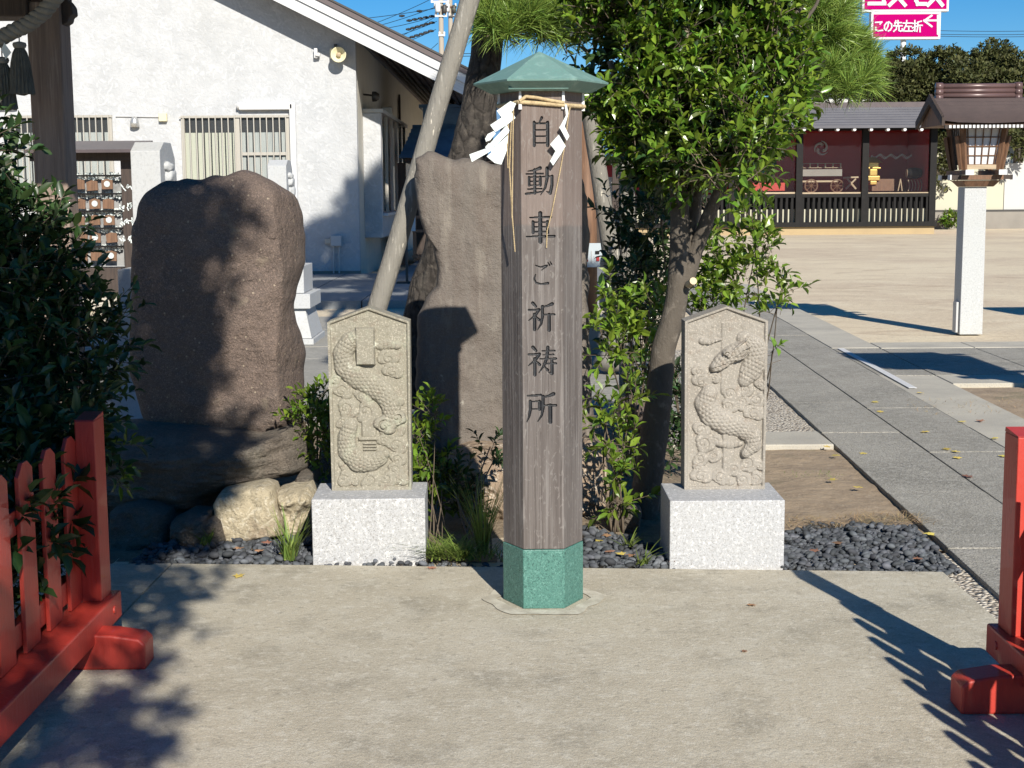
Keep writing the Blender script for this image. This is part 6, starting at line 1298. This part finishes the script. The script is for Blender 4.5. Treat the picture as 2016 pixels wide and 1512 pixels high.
K = {  # strokes in unit boxes
 'ko': [[(.15, .15), (.8, .12), (.62, .3)], [(.18, .6), (.15, .8), (.4, .9), (.88, .86)]],
 'no': [[(.55, .12), (.48, .5), (.28, .85), (.12, .7), (.14, .42), (.35, .18), (.62, .14), (.86, .32), (.88, .6), (.72, .84), (.52, .92)]],
 'saki': [[(.3, .02), (.2, .3)], [(.2, .18), (.85, .18)], [(.52, 0), (.52, .48)], [(.06, .46), (.95, .46)], [(.38, .48), (.34, .75), (.08, .95)], [(.62, .48), (.62, .88), (.75, .93), (.95, .9), (.95, .74)]],
 'hidari': [[(.05, .22), (.95, .22)], [(.42, .0), (.34, .4), (.05, .92)], [(.34, .52), (.9, .52)], [(.62, .52), (.62, .92)], [(.22, .93), (.98, .93)]],
 'ori': [[(.02, .25), (.42, .25)], [(.25, 0), (.25, .92), (.12, .86)], [(.0, .66), (.42, .5)], [(.92, .05), (.56, .14), (.56, .5), (.46, .95)], [(.56, .42), (1.0, .42)], [(.8, .42), (.8, .98)]],
 'arrow': [[(.55, .0), (.05, .3), (.55, .62)], [(.05, .28), (.95, .28)], [(.97, 0), (.97, 1.05)]],
 'KO': [[(.1, .1), (.85, .1), (.85, .88)], [(.02, .88), (.9, .88)]], 'SU': [[(.1, .1), (.85, .1), (.6, .5), (.05, .95)], [(.55, .58), (.92, .95)]], 'MO': [[(.12, .1), (.88, .1)], [(.02, .42), (.95, .42)], [(.45, .1), (.4, .7), (.5, .9), (.95, .9)]]}
GC = [0]
def glyph(key, x0, x1, y0, y1, w_, name='letter'):
    s = SY/F; mb = MB(); 
    for si, stk in enumerate(K[key]):
        for (ax, ay), (bx_, by_) in zip(stk[:-1], stk[1:]):
            a = Sp(x0+(x1-x0)*ax, y0+(y1-y0)*ay); b = Sp(x0+(x1-x0)*bx_, y0+(y1-y0)*by_); d = (b-a); L = Vector((d.x, 0, d.z)).length; an = math.atan2(d.z, d.x)
            c = (a+b)/2; GC[0] += 1; mb.box((c.x, SY-.285-.0008*(GC[0] % 40), c.z), (L+w_*s, .02, w_*s), 0, 0, -an)
    return mb.build(name, 'sign_white', rs_)
for key, x0, x1 in (('ko', 1718, 1737), ('no', 1736, 1755), ('saki', 1755, 1774), ('hidari', 1774, 1793), ('ori', 1793, 1812)): glyph(key, x0, x1, 42, 64, 2.6)
glyph('arrow', 1815, 1844, 32, 66, 3.6, 'arrow')
for key, x0, x1 in (('KO', 1708, 1742), ('SU', 1747, 1781), ('MO', 1787, 1820), ('SU', 1822, 1854)): glyph(key, x0, x1, -26, 13, 7)

# ================================================================== UTILITY POLES AND WIRES
UY = 62.0
def Up(px, py, dy=0): return P(px, py, UY+dy)
def upole(label, px, dy, arms, lean=0):
    x = Up(px, 50, dy).x; t = thing('utility_pole', label, 'pole', (x, UY+dy, 0), 'utility poles')
    zt = Up(px, -60, dy).z; MB().tube([(x+lean*.2, UY+dy, 0), (x-lean, UY+dy, zt)], [.15, .09], 12).build('pole', 'pole_concrete', t, smooth=True)
    for (y, w0, w1, m) in arms:
        z = Up(px, y, dy).z; MB().bx(Up(px-w0, y, dy).x, Up(px+w1, y, dy).x, UY+dy-.14, UY+dy-.06, z-.04, z+.04).build('cross_arm', m, t)
        for k in (-w0+2, w1-2): c = Up(px+k, y-3, dy); MB().lathe([(.03, -.06), (.06, -.02), (.04, .02), (.06, .05), (.03, .09)], (c.x, UY+dy-.1, c.z), 8).build('insulator', 'white_paint', t, smooth=True)
    c = Up(px-6, 15, dy); MB().lathe([(.10, -.22), (.12, -.15), (.12, .12), (.05, .2)], (c.x, UY+dy-.2, c.z), 10).build('fuse_cutout', 'white_paint', t, smooth=True)
    c = Up(px+7, 18, dy); MB().lathe([(.08, -.2), (.10, -.1), (.10, .1), (.05, .16)], (c.x, UY+dy-.2, c.z), 10).build('fuse_cutout', 'dark_plastic', t, smooth=True)
    return t
upole('nearer concrete utility pole above the hall roof, just left of the leaning log', 868.5, 0, [(4, 20, 16, 'white_paint'), (14, 14, 14, 'dark_plastic'), (32, 12, 12, 'steel'), (70, 5, 8, 'white_paint')])
upole('second thinner utility pole between the nearer pole and the leaning log', 887, 6, [(14, 6, 12, 'brown_wood'), (33, 4, 8, 'dark_plastic')])
wl = thing('power_lines', 'thin black power lines with insulators running left from the utility poles', 'wires', Up(800, 60))
def wire(a, b, r=.010, sag=1.5, beads=0):
    pa, pb = P(*a), P(*b); pts = [pa.lerp(pb, t/14)-Vector((0, 0, 4*sag*(t/14)*(1-t/14)*.1)) for t in range(15)]
    MB().tube(pts, r, 4, cap=False).build('wire', 'wire', wl)
    if beads:
        mb = MB()
        for k in range(beads): q = pa.lerp(pb, .30*(k+1)/beads); rock(mb, q, (.30, .12, .12), k, 1, .1)
        mb.build('insulator_string', 'wire', wl)
for a, b, bd in (((862, 30, 62), (690, 62, 70), 5), ((860, 42, 62), (690, 90, 70), 6), ((858, 58, 62), (690, 112, 70), 6), ((862, 12, 62), (650, 70, 72), 2), ((860, 16, 62), (560, 45, 75), 0), ((845, 0, 62), (640, 75, 72), 0), ((862, 30, 62), (680, 118, 68), 0), ((862, 85, 62), (760, 150, 64), 0)):
    wire(a, b, .013, 1.5, bd)
for y in (104, 109): wire((700, y, 64), (960, y+1, 64), .014, .3)
wire((905, 62, 66), (960, 60, 66), .014, .2)
for y0, y1 in ((46, 57), (54, 63), (57, 68)): wire((1600, y0, 95), (2150, y1, 95), .016, 3)
